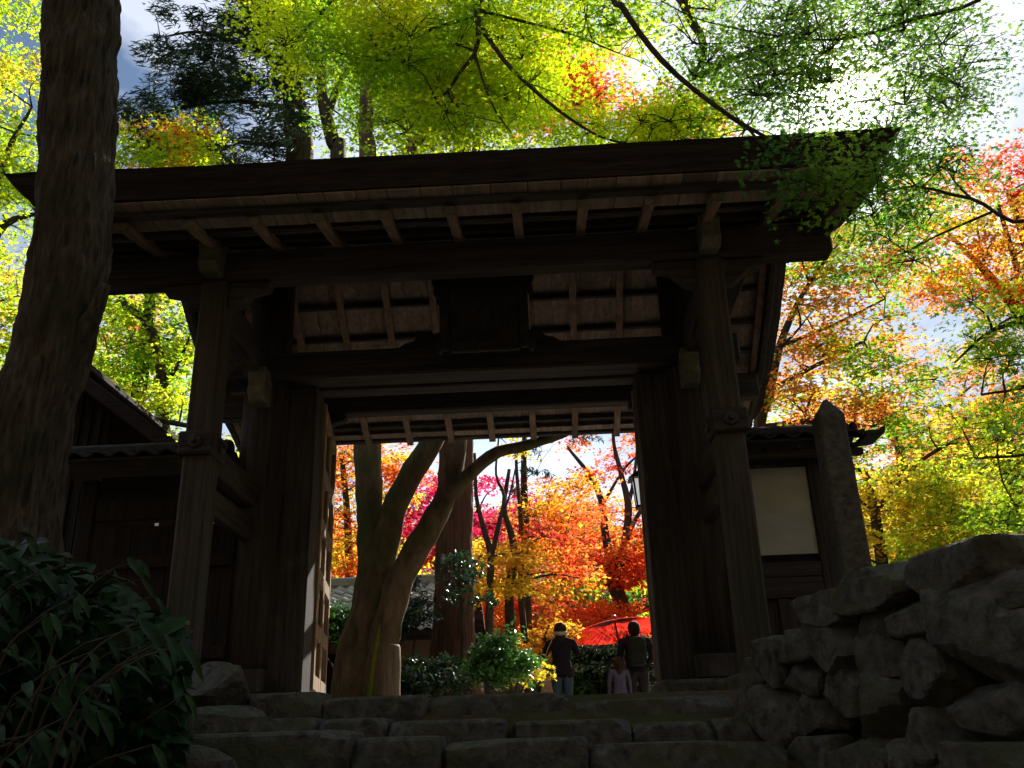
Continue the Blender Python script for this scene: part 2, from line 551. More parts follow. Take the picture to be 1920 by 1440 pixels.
def pal_color(cen, palette, freq, seed, jitter=0.10):
    """Leaf colours that drift through the palette across the crown, as autumn does."""
    pal = np.array(palette, float)
    K = len(pal)
    out = np.zeros((len(cen), 3))
    t = np.array([noise.noise(Vector((c[0] * freq + seed, c[1] * freq, c[2] * freq * 1.4))) for c in cen])
    t = np.clip(t * 1.5 + 0.5 + NP.normal(scale=0.06, size=len(cen)), 0, 0.999) * (K - 1)
    i = t.astype(int)
    f = (t - i)[:, None]
    out = pal[i] * (1 - f) + pal[np.minimum(i + 1, K - 1)] * f
    out *= NP.uniform(1 - jitter, 1 + jitter, size=(len(cen), 1))
    return np.clip(out, 0.004, 0.97)


def crown(c, rad, n, pr=0.55, prz=0.16, ns=10, seed=0, flat=True):
    """Layered sprays through a crown's volume."""
    g = np.random.default_rng(seed + 100)
    pads = []
    for _ in range(n):
        while True:
            p = g.uniform(-1, 1, 3)
            if 0.12 < (p ** 2).sum() < 1: break
        k = g.uniform(0.7, 1.35)
        pads.append((c[0] + p[0] * rad[0], c[1] + p[1] * rad[1], c[2] + p[2] * rad[2], pr * k, pr * k, prz * g.uniform(.6, 1.3), ns))
    return pads


def pad_at(px, py, Y, r, rz, ns):
    p = at(px, py, Y)
    return (*p, r, r, rz, ns)


def tree(name, label, cat, trunk, limbs, pads, palette, leaf='tri', size=0.07, per=26, rs=0.32, bark=None, group=None, freq=0.5, seed=0,
         mat=None, tilt=0.45, droop=0.25, twig=0.022, sides=9, rough=0.12, up=(0, 0, 1), hang=None, crown_name='crown', kind=None, dense_twigs=False, furrow=0.0, link_pads=True, maxlink=6.0):
    bark = bark or BARK_T
    mat = mat or LEAF
    base = trunk[0][:3] if trunk else (pads[0][0], pads[0][1], 0)
    root = thing(name, base, label, cat, group)
    skel = []
    if trunk:
        vf = tube(trunk, sides + 4, 0.16 if not furrow else .06, rough, 2.6, seed, 0.05, furrow)
        mesh_obj('trunk', vf[0], vf[1], bark, root, True)
        skel.append(smooth_path(trunk, 0.25))
    for i, l in enumerate(limbs):
        vf = tube(l, sides, 0.12, rough, 4.0, seed + i, 0, furrow)
        mesh_obj('limb', vf[0], vf[1], bark, root, True)
        skel.append(smooth_path(l, 0.2))
    g = np.random.default_rng(seed + 5)
    sk = np.vstack(skel) if skel else None
    J = Join()
    cens, nrms = [], []
    pads = list(pads)
    for pi, (cx, cy, cz, rx, ry, rz, ns) in enumerate(pads):
        c = np.array([cx, cy, cz])
        hub = c - np.array([0, 0, rz * 0.6])
        if sk is not None and link_pads:
            w = np.linalg.norm(sk[:, :3] - hub, axis=1) + np.maximum(0, sk[:, 2] - hub[2]) * 0.8
            s = sk[int(w.argmin())]
            L = np.linalg.norm(s[:3] - hub)
            if 0.15 < L < maxlink:
                m = (s[:3] + hub) / 2 + g.normal(scale=0.08 * L, size=3) + np.array([0, 0, 0.06 * L])
                r0 = min(s[3] * 0.8, twig * (0.6 + 0.35 * L))
                J.add(tube([(*s[:3], r0), (*m, r0 * 0.7), (*hub, r0 * 0.4)], 5, 0.22))
                sk = np.vstack([sk, [[*m, r0 * 0.7]], [[*hub, r0 * 0.45]]])
        ga = g.uniform(0, 2 * math.pi, ns)
        gr = np.sqrt(g.uniform(0.02, 1, ns))
        for k in range(ns):
            sc = c + np.array([math.cos(ga[k]) * gr[k] * rx, math.sin(ga[k]) * gr[k] * ry, g.uniform(-1, 1) * rz - droop * gr[k] ** 2 * rx * 0.5])
            if (k % 3 == 0 or dense_twigs) and sk is not None:
                m = (hub + sc) / 2 + g.normal(scale=0.04, size=3) + np.array([0, 0, 0.03])
                J.add(tube([(*hub, 0.006), (*m, 0.0045), (*(sc + np.array([0, 0, -.02])), 0.0025)], 4, 0.25))
            out = np.array([math.cos(ga[k]), math.sin(ga[k]), 0]) * 0.25 * gr[k]
            n = np.array(up, float) + out + g.normal(scale=0.16, size=3)
            n /= np.linalg.norm(n)
            a = np.cross(n, [0.3, 1, 0.2]); a /= np.linalg.norm(a)
            b = np.cross(n, a)
            q = max(3, int(per * g.uniform(0.6, 1.4)))
            th = g.uniform(0, 2 * math.pi, q); rr = np.sqrt(g.uniform(0, 1, q)) * rs * g.uniform(.75, 1.25)
            P = sc + (np.cos(th) * rr)[:, None] * a + (np.sin(th) * rr)[:, None] * b
            P = P + n * g.normal(scale=0.03, size=(q, 1)) - np.array([0, 0, 1]) * (droop * rr * rr / rs)[:, None]
            cens.append(P)
            nrms.append(n + g.normal(scale=tilt, size=(q, 3)))
    if J.v:
        tag(mesh_obj('branches', J.v, J.f, bark, root, True), None, None, None, 'stuff')
    if cens:
        C = np.vstack(cens); Nn = np.vstack(nrms)
        head = None if hang is None else np.array(hang) + NP.normal(scale=0.5, size=(len(C), 3))
        leaf_cloud(crown_name, C, Nn, size, leaf, pal_color(C, palette, freq, seed * 1.7), mat, root, head)
        tree.count += len(C)
    return root


tree.count = 0


def sstep(a, b, x):
    t = min(1, max(0, (x - a) / (b - a)))
    return t * t * (3 - 2 * t)


# ------------------------------------------------------------------ ground
def wall_x(y):
    return 1.55 + (5.6 - y) * 0.318


def ground_z(x, y):
    path = 0.0 if y >= 5.6 else max(-(5.6 - y) * 0.345 - 0.12, -2.0)
    if y < 5.6:
        path -= 0.03
    z = path - 0.02
    if y < 6.4:
        left = 0.12 - 0.14 * (6.4 - max(y, -2)) + 0.10 * noise.noise(Vector((x * .8, y * .8, 3)))
        z = z + (max(left, z) - z) * sstep(-1.15, -1.75, x)
        wx = wall_x(y) if y < 5.3 else max(wall_x(y), 1.95 + (y - 5.3) * .4)
        terr = 0.24 + 0.05 * noise.noise(Vector((x, y, 8)))
        z = z + (max(terr, z) - z) * sstep(wx + 0.16, wx + 0.36, x) * (1 if y > -1 else max(0, 1 + (y + 1) * .5))
    # the valley's sides: up beyond the garden and to both sides
    hill = 0.0
    hill += 0.36 * max(0, y - 25) if y > 25 else 0
    hill = min(hill, 13 + 2 * noise.noise(Vector((x * .05, y * .05, 0))))
    hill += 0.55 * max(0, abs(x) - 16) if abs(x) > 16 else 0
    hill += 1.5 * max(0, -3.5 - y) if y < -3.5 else 0  # steep unseen hill behind the approach, added to block the sky
    hill = min(hill, 30)
    z += hill * (1 + 0.12 * noise.noise(Vector((x * .11, y * .11, 1))))
    if y > 7:
        z += 0.03 * noise.noise(Vector((x * .7, y * .7, 5)))
    return z


def build_ground():
    xs = np.unique(np.round(np.concatenate([np.arange(-6, 6.01, 0.16), np.arange(-30, 30.1, 1.5), np.linspace(-140, 140, 41)]), 3))
    ys = np.unique(np.round(np.concatenate([np.arange(-1, 8.01, 0.16), np.arange(-24, 60.1, 1.5), np.linspace(-60, 220, 36)]), 3))
    vs = [(float(x), float(y), ground_z(float(x), float(y))) for y in ys for x in xs]
    nx = len(xs)
    fs = [(j * nx + i, j * nx + i + 1, (j + 1) * nx + i + 1, (j + 1) * nx + i) for j in range(len(ys) - 1) for i in range(nx - 1)]
    tag(mesh_obj('ground', vs, fs, EARTH, None, True), 'dark leaf strewn earth around the gate and up the slopes', None, None, 'structure')


build_ground()
GRAVEL = grained('pale raked gravel', (0.16, 0.145, 0.12), (0.38, 0.35, 0.30), (40, 40, 40), patch=(0.20, 0.13, 0.06), patch_lo=0.56, patch_hi=0.7, patch_scale=1.8, bump=0.8, dist=0.01, rough=1.0)
_pv = [(x, y, ground_z(x, y) + .045) for y in np.arange(8.3, 24.1, .8).tolist() for x in (-3.0, -1.5, 0.0, 1.5, 3.0, 4.5, 6.0)]
_pf = [(j * 7 + i, j * 7 + i + 1, (j + 1) * 7 + i + 1, (j + 1) * 7 + i) for j in range(len(_pv) // 7 - 1) for i in range(6)]
tag(mesh_obj('garden_path', _pv, _pf, GRAVEL, None, True), 'pale gravel path leading into the garden behind the gate', None, None, 'structure')

# ------------------------------------------------------------------ stone steps
steps = thing('stone_steps', (0.1, 5.0, -0.4), 'broad worn stone steps climbing to the gate', 'steps')
STEP_ROWS = [  # distance of the front face, then each stone: left px, right px, top px at left, top px at right
    (5.62, 0.46, 0.22, [(470, 603, 1298, 1297), (607, 797, 1304, 1307), (801, 1064, 1304, 1296), (1069, 1372, 1309, 1303)]),
    (5.20, 0.52, 0.24, [(500, 586, 1352, 1340), (590, 718, 1345, 1349), (722, 946, 1350, 1349), (956, 1182, 1351, 1348), (1192, 1338, 1355, 1352), (1344, 1440, 1350, 1338)]),
    (4.78, 0.56, 0.26, [(330, 652, 1366, 1379), (658, 826, 1383, 1380), (834, 1098, 1386, 1380), (1108, 1480, 1391, 1388)]),
    (4.30, 0.60, 0.26, [(300, 520, 1462, 1462), (526, 860, 1462, 1462), (866, 1220, 1462, 1462), (1226, 1540, 1462, 1462)]),
]
k = 0
for Y, depth, h, row in STEP_ROWS:
    for (xa, xb, ya, yb) in row:
        k += 1
        a, b = at(xa, ya, Y), at(xb, yb, Y)
        dy = RND.uniform(-.03, .03)
        stone('stone', ((a[0] + b[0]) / 2, Y + depth / 2 + dy, (a[2] + b[2]) / 2 - h / 2 - 0.004), (b[0] - a[0] + 0.02, depth, h * 1.05), 20 + k, STONE, steps, power=12.0, rough=0.075, n=12, cuts=12)
paving = thing('stone_paving', (0, 6.2, 0), 'worn stone paving under the gate', 'paving')
for j in range(3):
    x = -1.75
    while x < 1.75:
        w = RND.uniform(.45, .8)
        box('paving_stone', x, min(x + w - .012, 1.86), 6.06 + j * .52, 6.06 + j * .52 + .505, -0.12, RND.uniform(-.008, .004), STONE, paving, 0.012)
        x += w

# ------------------------------------------------------------------ retaining wall at the right of the steps
rwall = thing('retaining_wall', (2.1, 4.6, -0.6), 'rough boulder retaining wall rising at the right of the steps', 'stone wall')


def on_wall(px, py):
    """Point on the wall's battered face."""
    d = _fw * CAM_F + _R * (px - 960.0) + _U * (720.0 - py)
    # x = 1.55 + (5.6 - y) * 0.318
    t = (1.55 + 5.6 * 0.318 - CAM[0]) / (d[0] + 0.318 * d[1])
    return CAM + d * t


WALL_STONES = [(1692, 1026, 1850, 1124), (1860, 1082, 1990, 1136), (1566, 1064, 1694, 1152), (1488, 1116, 1574, 1178), (1752, 1084, 1945, 1292), (1668, 1180, 1762, 1342),
               (1768, 1284, 1950, 1398), (1704, 1330, 1778, 1432), (1596, 1132, 1672, 1262), (1666, 1112, 1758, 1190), (1506, 1156, 1600, 1262), (1452, 1180, 1512, 1240),
               (1448, 1234, 1512, 1308), (1408, 1200, 1456, 1290), (1378, 1236, 1418, 1292), (1534, 1256, 1600, 1348), (1592, 1252, 1674, 1390), (1478, 1296, 1540, 1386),
               (1404, 1286, 1484, 1396), (1362, 1284, 1412, 1398), (1538, 1380, 1674, 1470), (1668, 1386, 1780, 1480), (1772, 1390, 1960, 1500), (1428, 1384, 1544, 1470),
               (1942, 1100, 2100, 1300), (1946, 1296, 2120, 1480), (1560, 1466, 1760, 1580), (1756, 1480, 2000, 1640)]
ang = math.atan2(-1, 0.318) + math.pi / 2      # the wall runs nearly along the line of sight
for i, (xa, ya, xb, yb) in enumerate(WALL_STONES):
    a, b = on_wall(xa, (ya + yb) / 2), on_wall(xb, (ya + yb) / 2)
    m = on_wall((xa + xb) / 2, (ya + yb) / 2)
    t, l = on_wall((xa + xb) / 2, ya), on_wall((xa + xb) / 2, yb)
    ln = math.hypot(b[0] - a[0], b[1] - a[1]) * 1.2
    h = (t[2] - l[2]) * 1.17
    dp = 0.42
    nrm = np.array([-1, -0.318, 0]) / math.hypot(1, .318)
    c = m - nrm * (dp / 2 - RND.uniform(0.0, .05))
    stone('stone', c, (dp, ln, h), 60 + i, STONE, rwall, power=10, rough=0.15, rot=ang + RND.uniform(-.12, .12), n=12, cuts=14)

# ------------------------------------------------------------------ rocks at the left of the steps
for i, (px, py, Y, sx, sy, sz, lab) in enumerate([
        (405, 1300, 5.75, .44, .5, .44, 'tall upright rock with a yellow mossy edge below the left gate post'),
        (415, 1352, 5.15, .52, .45, .22, 'low rounded mossy rock at the left end of the steps'),
        (330, 1432, 3.7, .50, .4, .2, 'flat rock in the bottom corner beside the broad leaved shrub')]):
    p = at(px, py, Y)
    tag(stone('rock', (p[0], Y, p[2] - .03), (sx, sy, sz), 140 + i, STONE, None, power=3.5, rough=.18, n=9), lab, 'rock')

# ------------------------------------------------------------------ stone pillar
pil = thing('stone_pillar', (2.57, 6.05, 0.2), 'tall grey stone pillar with a pointed top beside the white wall', 'pillar')
pv = []
for z, r in ((-0.3, .100), (0.6, .097), (1.76, .090)):
    pv += [(2.565 - r, 6.05 - r, z), (2.565 + r, 6.05 - r, z), (2.565 + r, 6.05 + r, z), (2.565 - r, 6.05 + r, z)]
pv.append((2.568, 6.05, 1.91))
pf = [(3, 2, 1, 0)] + [(4 * k + i, 4 * k + (i + 1) % 4, 4 * k + 4 + (i + 1) % 4, 4 * k + 4 + i) for k in range(2) for i in range(4)] + [(8 + i, 8 + (i + 1) % 4, 12) for i in range(4)]
bm = bmesh.new()
bv = [bm.verts.new(v) for v in pv]
for f in pf: bm.faces.new([bv[i] for i in f])
bmesh.ops.recalc_face_normals(bm, faces=bm.faces)
bmesh.ops.bevel(bm, geom=list(bm.edges), offset=.014, segments=1, affect='EDGES')
bm_obj('shaft', bm, PILLAR_STONE, pil)
stone('footing', (2.62, 6.05, 0.16), (.62, .5, .3), 171, STONE, pil, power=4)

# ------------------------------------------------------------------ the gate
gate = thing('temple_gate', (0, 7.75, 0), 'dark weathered wooden temple gate with a thick bark roof', 'gate')
_ry = [5.40, 5.66, 6.43, 7.10, 7.80, 8.55, 9.30, 10.15, 10.4]
_rz = [3.265, 3.297, 3.50, 3.93, 4.50, 3.90, 3.40, 3.05, 2.98]


def _half(ys, zs, y):
    """Smooth hollow curve of one roof slope."""
    pts = list(zip(ys, zs))
    for i in range(len(pts) - 1):
        if y <= pts[i + 1][0] or i == len(pts) - 2:
            p0 = pts[max(0, i - 1)]; p1 = pts[i]; p2 = pts[i + 1]; p3 = pts[min(len(pts) - 1, i + 2)]
            t = (y - p1[0]) / (p2[0] - p1[0])
            m1 = (p2[1] - p0[1]) / (p2[0] - p0[0]) * (p2[0] - p1[0]) if p2[0] != p0[0] else 0
            m2 = (p3[1] - p1[1]) / (p3[0] - p1[0]) * (p2[0] - p1[0])
            return (2 * t ** 3 - 3 * t ** 2 + 1) * p1[1] + (t ** 3 - 2 * t ** 2 + t) * m1 + (-2 * t ** 3 + 3 * t ** 2) * p2[1] + (t ** 3 - t ** 2) * m2


def soffit(y):
    return _half(_ry[:5], _rz[:5], y) if y <= 7.8 else _half(_ry[4:], _rz[4:], y)


def sheet(ya, yb, lo, hi, n=8, lift=None):
    ys = [ya + (yb - ya) * i / n for i in range(n + 1)]
    return [(y, soffit(y) + lo) for y in ys] + [(y, soffit(y) + hi) for y in reversed(ys)]


for s in (-1, 1):
    X = 1.95 * s
    # front, main and rear posts with their stones
    for nm, y, r, top, mat in (('front_post', 6.43, .105, 3.22, POST_W), ('rear_post', 9.25, .105, 3.12, WOOD_Z)):
        box(nm, X - r, X + r, y - r, y + r, .10, top, mat, gate, .02)
        stone('base_stone', (X, y, .02), (.42, .42, .2), 180 + s + int(y), STONE, gate, power=5, rough=.05)
    vs, fs = lathe([(.205, .17), (.205, 1.5), (.2, 3.0), (.19, 4.2)], 20, (1.93 * s, 7.78, 0))
    mesh_obj('main_post', vs, fs, WOOD_Z, gate, True)
    box('post_shoe', 1.93 * s - .215, 1.93 * s + .215, 7.56, 8.0, .165, .36, WOOD_Z, gate, .02)
    box('plinth', min(1.40 * s, 2.3 * s), max(1.40 * s, 2.3 * s), 7.42, 8.18, -.1, .165, STONE, gate, .03)
    box('jamb', min(1.45 * s, 1.76 * s), max(1.45 * s, 1.76 * s), 7.72, 8.0, .168, 2.84, WOOD_Z, gate, .012)
    # stepped collar and six-sided boss where the tie beam passes the front post
    box('post_collar', X - .135, X + .135, 6.28, 6.58, 1.77, 1.95, WOOD_X, gate, .015)
    for (ex, ey, ax) in ((X, 6.275, 'y'), (X + .14 * s, 6.43, 'x'), (X - .14 * s, 6.43, 'x')):
        prof = [(math.cos(a) * .058 + (ex if ax == 'y' else ey), math.sin(a) * .058 + 1.86) for a in [math.pi / 6 + q * math.pi / 3 for q in range(6)]]
        c0 = ey if ax == 'y' else ex
        boss = extrude('boss', prof, ax, c0 - .02, c0 + .02, IRON, gate, bevel=.008)
        prof = [((ex if ax == 'y' else ey) + math.cos(q * .7854) * .02, 1.86 + math.sin(q * .7854) * .02) for q in range(8)]
        extrude('boss_stud', prof, ax, c0 - .045, c0 + .045, IRON, boss, bevel=.006)
    # paired tie beams from the front post back to the main and the rear post
    box('tie_beam', X - .065, X + .065, 6.53, 7.60, 1.70, 1.92, WOOD_Y, gate, .012)
    box('tie_beam', X - .05, X + .05, 6.53, 7.60, 1.40, 1.60, WOOD_Y, gate, .012)
    box('tie_beam', X - .065, X + .065, 7.95, 9.15, 1.70, 1.90, WOOD_Y, gate, .012)
    # curved beam high up
    prof = []
    for q in range(9):
        y = 6.53 + q * (1.08 / 8); prof.append((y, 2.86 - .10 * (q / 8) + .10 * math.sin(math.pi * q / 8)))
    for q in range(8, -1, -1):
        y = 6.53 + q * (1.08 / 8); prof.append((y, 3.14 - .06 * (q / 8) + .07 * math.sin(math.pi * q / 8)))
    extrude('curved_beam', prof, 'x', X - .075, X + .075, WOOD_Y, gate, bevel=.012)
    prof = [(7.97 + q * .2, 2.95 + .1 * math.sin(math.pi * q / 6)) for q in range(7)] + [(7.97 + q * .2, 3.2 + .07 * math.sin(math.pi * q / 6)) for q in range(6, -1, -1)]
    extrude('curved_beam', prof, 'x', X - .075, X + .075, WOOD_Y, gate, bevel=.012)
    # curved knee brace below the curved beam
    prof = [(6.54, 2.42), (6.60, 2.40), (6.72, 2.56), (6.95, 2.76), (7.15, 2.88), (6.54, 2.88)]
    extrude('knee_brace', prof, 'x', X - .05, X + .05, WOOD_Y, gate, bevel=.01)
    # carved nose of the cross beam at the post head, in front of the eaves beam
    prof = [(6.335, 3.235), (6.335, 3.50), (6.14, 3.50), (6.11, 3.44), (6.15, 3.36), (6.12, 3.28), (6.20, 3.225)]
    extrude('carved_nose', prof, 'x', X - .075, X + .075, END_W, gate, bevel=.012)
    prof = [(7.58, 2.60), (7.58, 2.92), (7.36, 2.92), (7.33, 2.84), (7.37, 2.76), (7.34, 2.68), (7.44, 2.60)]
    extrude('carved_nose', prof, 'x', 1.90 * s - .075, 1.90 * s + .075, END_W, gate, bevel=.012)
    # sideways bracket arms under the eaves beam
    for (yy, zt) in ((6.43, 3.215), (9.25, 3.10)):
        prof = [(X + s * .10, zt - .22), (X + s * .20, zt - .19), (X + s * .30, zt - .09), (X + s * .42, zt - .06), (X + s * .44, zt), (X + s * .10, zt)]
        extrude('bracket_arm', prof, 'y', yy - .06, yy + .06, WOOD_X, gate, bevel=.01)
        prof = [(X - s * .10, zt - .22), (X - s * .20, zt - .19), (X - s * .30, zt - .09), (X - s * .42, zt - .06), (X - s * .44, zt), (X - s * .10, zt)]
        extrude('bracket_arm', prof, 'y', yy - .06, yy + .06, WOOD_X, gate, bevel=.01)
    # gable: struts, ridge king post, bargeboard with its pendant
    box('gable_beam', 2.30 * s - .07, 2.30 * s + .07, 6.6, 9.1, 3.34, 3.48, WOOD_Y, gate, .012)
    box('gable_strut', 2.30 * s - .06, 2.30 * s + .06, 7.72, 7.88, 3.482, 4.26, WOOD_Z, gate, .012)
    ys = [5.50 + (10.32 - 5.50) * q / 24 for q in range(25)]
    low = [(y, soffit(y) - .02 - .10 * sstep(0, 1, 1 - abs(y - 7.85) / 2.4)) for y in ys]
    top = [(y, soffit(y) + .155) for y in reversed(ys)]
    extrude('bargeboard', low + top, 'x', 2.955 * s - .03, 2.955 * s + .03, WOOD_Y, gate, bevel=.008)
    prof = [(7.8 + a, b) for a, b in ((-.13, 4.36), (-.17, 4.22), (-.1, 4.15), (-.13, 4.05), (-.05, 4.0), (0, 3.92), (.05, 4.0), (.13, 4.05), (.1, 4.15), (.17, 4.22), (.13, 4.36))]
    extrude('gable_pendant', prof, 'x', 3.0 * s - .012, 3.0 * s + .012, WOOD_Z, gate, bevel=.006)
box('eaves_beam', -2.92, 2.92, 6.34, 6.52, 3.225, 3.485, WOOD_X, gate, .018)
box('eaves_beam', -2.92, 2.92, 9.20, 9.36, 3.12, 3.395, WOOD_X, gate, .018)
box('ridge_beam', -2.92, 2.92, 7.70, 7.90, 4.262, 4.46, WOOD_X, gate, .015)
box('purlin', -2.92, 2.92, 7.06, 7.18, 3.80, 3.925, WOOD_X, gate, .012)
box('lintel', -2.38, 2.38, 7.52, 7.80, 2.85, 3.11, WOOD_X, gate, .02)
box('door_head', -1.75, 1.75, 7.84, 8.03, 2.842, 2.96, WOOD_X, gate, .012)
# frog-leg strut carved as clouds, standing on the lintel
half = [(0, .50), (.10, .50), (.13, .40), (.20, .36), (.26, .40), (.33, .38), (.36, .28), (.44, .24), (.50, .27), (.57, .24), (.60, .15), (.68, .12), (.74, .05), (.78, 0)]
prof = [(-x, 3.112 + z * .62) for x, z in reversed(half)] + [(x, 3.112 + z * .62) for x, z in half[1:]] + [(.5, 3.112), (.3, 3.20), (.12, 3.24), (-.12, 3.24), (-.3, 3.20), (-.5, 3.112)]
extrude('frog_leg_strut', [(x + .05, z) for x, z in prof], 'y', 7.60, 7.70, WOOD_X, gate, bevel=.012)
# rafters and the boards they carry
RS = 0.481
for i in range(-6, 7):
    x = i * RS
    w = .036
    for (ya, yb, nm) in ((5.66, 7.75, 'rafter'), (7.85, 10.15, 'rafter')):
        o = extrude(nm, sheet(ya, yb, 0.0, .066, 10), 'x', x - w, x + w, RAFT_W, gate, bevel=.005)
        e = ya - .0035 if ya < 7 else yb + .0035
        y0 = min(e, e + (.02 if ya < 7 else -.02))
        box('rafter_end', x - w - .002, x + w + .002, y0, y0 + .02, soffit(e) - .002, soffit(e) + .062, END_W, o, .004)
for y in (5.95, 6.22, 6.70, 6.98, 7.30, 7.56, 8.12, 8.47, 8.78, 9.08, 9.62, 9.90):
    box('batten', -2.91, 2.91, y - .026, y + .026, soffit(y) + .045, soffit(y) + .098, WOOD_X, gate, .004)
x = -2.92
while x < 2.9:
    w = RND.uniform(.14, .2)
    for (ya, yb) in ((5.72, 7.79), (7.81, 10.1)):
        dz = RND.uniform(0, .006)
        extrude('soffit_board', sheet(ya, yb, .100 + dz, .118 + dz, 7), 'x', x + .002, min(x + w - .002, 2.918), BOARD_W, gate)
    x += w
for (y0, y1, z0, z1) in ((5.58, 5.67, 3.366, 3.394), (10.13, 10.22, 3.105, 3.135)):
    box('eaves_batten', -3.0, 3.0, y0, y1, z0, z1, WOOD_X, gate, .006)
x = -3.0
while x < 2.98:
    w = RND.uniform(.17, .30)
    x1 = min(x + w, 3.0)
    box('eave_board', x + .002, x1 - .003, 5.475, 5.86, 3.396 + RND.uniform(-.003, .003), 3.413, BOARD_W, gate, .004)
    box('eave_board', x + .002, x1 - .003, 9.98, 10.30, 3.137 + RND.uniform(-.003, .003), 3.152, BOARD_W, gate, .004)
    x += w


def bark_roof():
    """Thick layered bark with undercut eaves and verges, each course of bark a little in or out of the last."""
    N, M, K = 60, 40, 13
    ys = [5.46 + (10.33 - 5.46) * j / M for j in range(M + 1)]
    vs, fs = [], []
    rr = random.Random(4)
    def low(x, y):
        e = max(sstep(6.2, 5.46, y), sstep(9.6, 10.33, y))
        return max(soffit(y) + .125, 3.414 if y < 5.9 else (3.153 if y > 9.95 else 0)) + .02 * e * (abs(x) / 3.0) ** 4
    for layer in range(K):
        f = layer / (K - 1)
        step = rr.uniform(-.010, .010) if 0 < layer < K - 1 else 0
        grow = .19 * f + step
        for j, y in enumerate(ys):
            for i in range(N + 1):
                x = -3.0 + 6.0 * i / N
                rag = .010 * noise.noise(Vector((x * 9, y * 9, layer * 3.1)))
                cy = 7.85 + (y - 7.85) * (1 + (grow + rag) * .5 / 2.4)
                cx = x * (1 + (grow + rag) / 3.0)
                sagg = .015 * noise.noise(Vector((cx * .9, cy * .9, 2)))
                vs.append((cx, cy, low(x, y) + .20 * f + f * (sagg + .008 * noise.noise(Vector((cx * 6, cy * 6, 4))))))
    W = N + 1
    S = W * (M + 1)
    T = (K - 1) * S
    for j in range(M):
        for i in range(N):
            a = j * W + i
            fs.append((a, a + W, a + W + 1, a + 1))
            b = T + a
            fs.append((b, b + 1, b + W + 1, b + W))
    rim = [i for i in range(W)] + [j * W + N for j in range(1, M + 1)] + [M * W + i for i in range(N - 1, -1, -1)] + [j * W for j in range(M - 1, 0, -1)]
    keep = set(rim)
    for l in range(K - 1):
        for q in range(len(rim)):
            a, b = rim[q], rim[(q + 1) % len(rim)]
            fs.append((l * S + a, l * S + b, (l + 1) * S + b, (l + 1) * S + a))
    used = sorted({i for f in fs for i in f})
    remap = {o: n for n, o in enumerate(used)}
    o = mesh_obj('bark_roof', [vs[i] for i in used], [tuple(remap[i] for i in f) for f in fs], BARK_ROOF, gate)
    return o


br = bark_roof()
extrude('ridge_cap', [(7.45, 4.66), (7.5, 4.9), (7.62, 5.02), (7.98, 5.02), (8.1, 4.9), (8.15, 4.66)], 'x', -3.1, 3.1, BARK_ROOF, br, bevel=.02)
# the two door leaves, swung inwards
for s in (-1, 1):
    hx, hy = 1.47 * s, 8.04
    ex, ey = (-1.66, 9.30) if s < 0 else (1.72, 9.30)
    d = Vector((ex - hx, ey - hy, 0)); L = d.length; d.normalize()
    nv = Vector((d.y, -d.x, 0)) * (1 if s < 0 else -1)            # towards the opening
    def slab(nm, u0, u1, z0, z1, t0, t1, m, par):
        P = []
        for z in (z0, z1):
            for (uu, tt) in ((u0, t0), (u1, t0), (u1, t1), (u0, t1)):
                q = Vector((hx, hy, 0)) + d * uu + nv * tt
                P.append((q.x, q.y, z))
        return hexa(nm, P, m, par, .006)
    leaf = slab('door_leaf', 0, L, .22, 2.80, -.03, -.005, DOOR_W, gate)
    slab('stile', 0, .10, .22, 2.80, -.004, .035, DOOR_W, leaf)
    slab('stile', L - .10, L, .22, 2.80, -.004, .035, DOOR_W, leaf)
    slab('stile', L / 2 - .045, L / 2 + .045, .22, 2.80, -.004, .030, DOOR_W, leaf)
    for z in (.22, .66, 1.14, 1.62, 2.10, 2.66):
        slab('rail', .101, L / 2 - .046, z, z + .13, -.003, .033, DOOR_W, leaf)
        slab('rail', L / 2 + .046, L - .101, z, z + .13, -.003, .033, DOOR_W, leaf)

# name board hanging under the eaves beam
pq = thing('name_plaque', (.15, 6.9, 2.75), 'dark carved name board hanging under the middle of the eaves', 'plaque')
tilt_y = lambda z: 6.95 - (z - 2.80) * .35
def pboard(nm, x0, x1, z0, z1, t0, t1, par, m=DARK_W, bev=.01):
    P = [(x0, tilt_y(z0) + t0, z0), (x1, tilt_y(z0) + t0, z0), (x1, tilt_y(z0) + t1, z0), (x0, tilt_y(z0) + t1, z0), (x0, tilt_y(z1) + t0, z1), (x1, tilt_y(z1) + t0, z1), (x1, tilt_y(z1) + t1, z1), (x0, tilt_y(z1) + t1, z1)]
    return hexa(nm, P, m, par, bev)
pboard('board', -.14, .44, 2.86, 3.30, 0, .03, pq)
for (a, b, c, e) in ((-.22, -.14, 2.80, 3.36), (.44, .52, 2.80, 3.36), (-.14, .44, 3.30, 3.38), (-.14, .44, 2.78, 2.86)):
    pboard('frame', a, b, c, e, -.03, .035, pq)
for sx in (-1, 1):      # cloud scrolls at the corners
    for (cz, r) in ((3.36, .075), (3.26, .05), (2.82, .06)):
        prof = [(.15 + sx * (.385 + r * .6 * math.cos(q * .7854)), cz + r * math.sin(q * .7854)) for q in range(8)]
        extrude('scroll', prof, 'y', tilt_y(cz) - .028, tilt_y(cz) + .03, DARK_W, pq, bevel=.008)

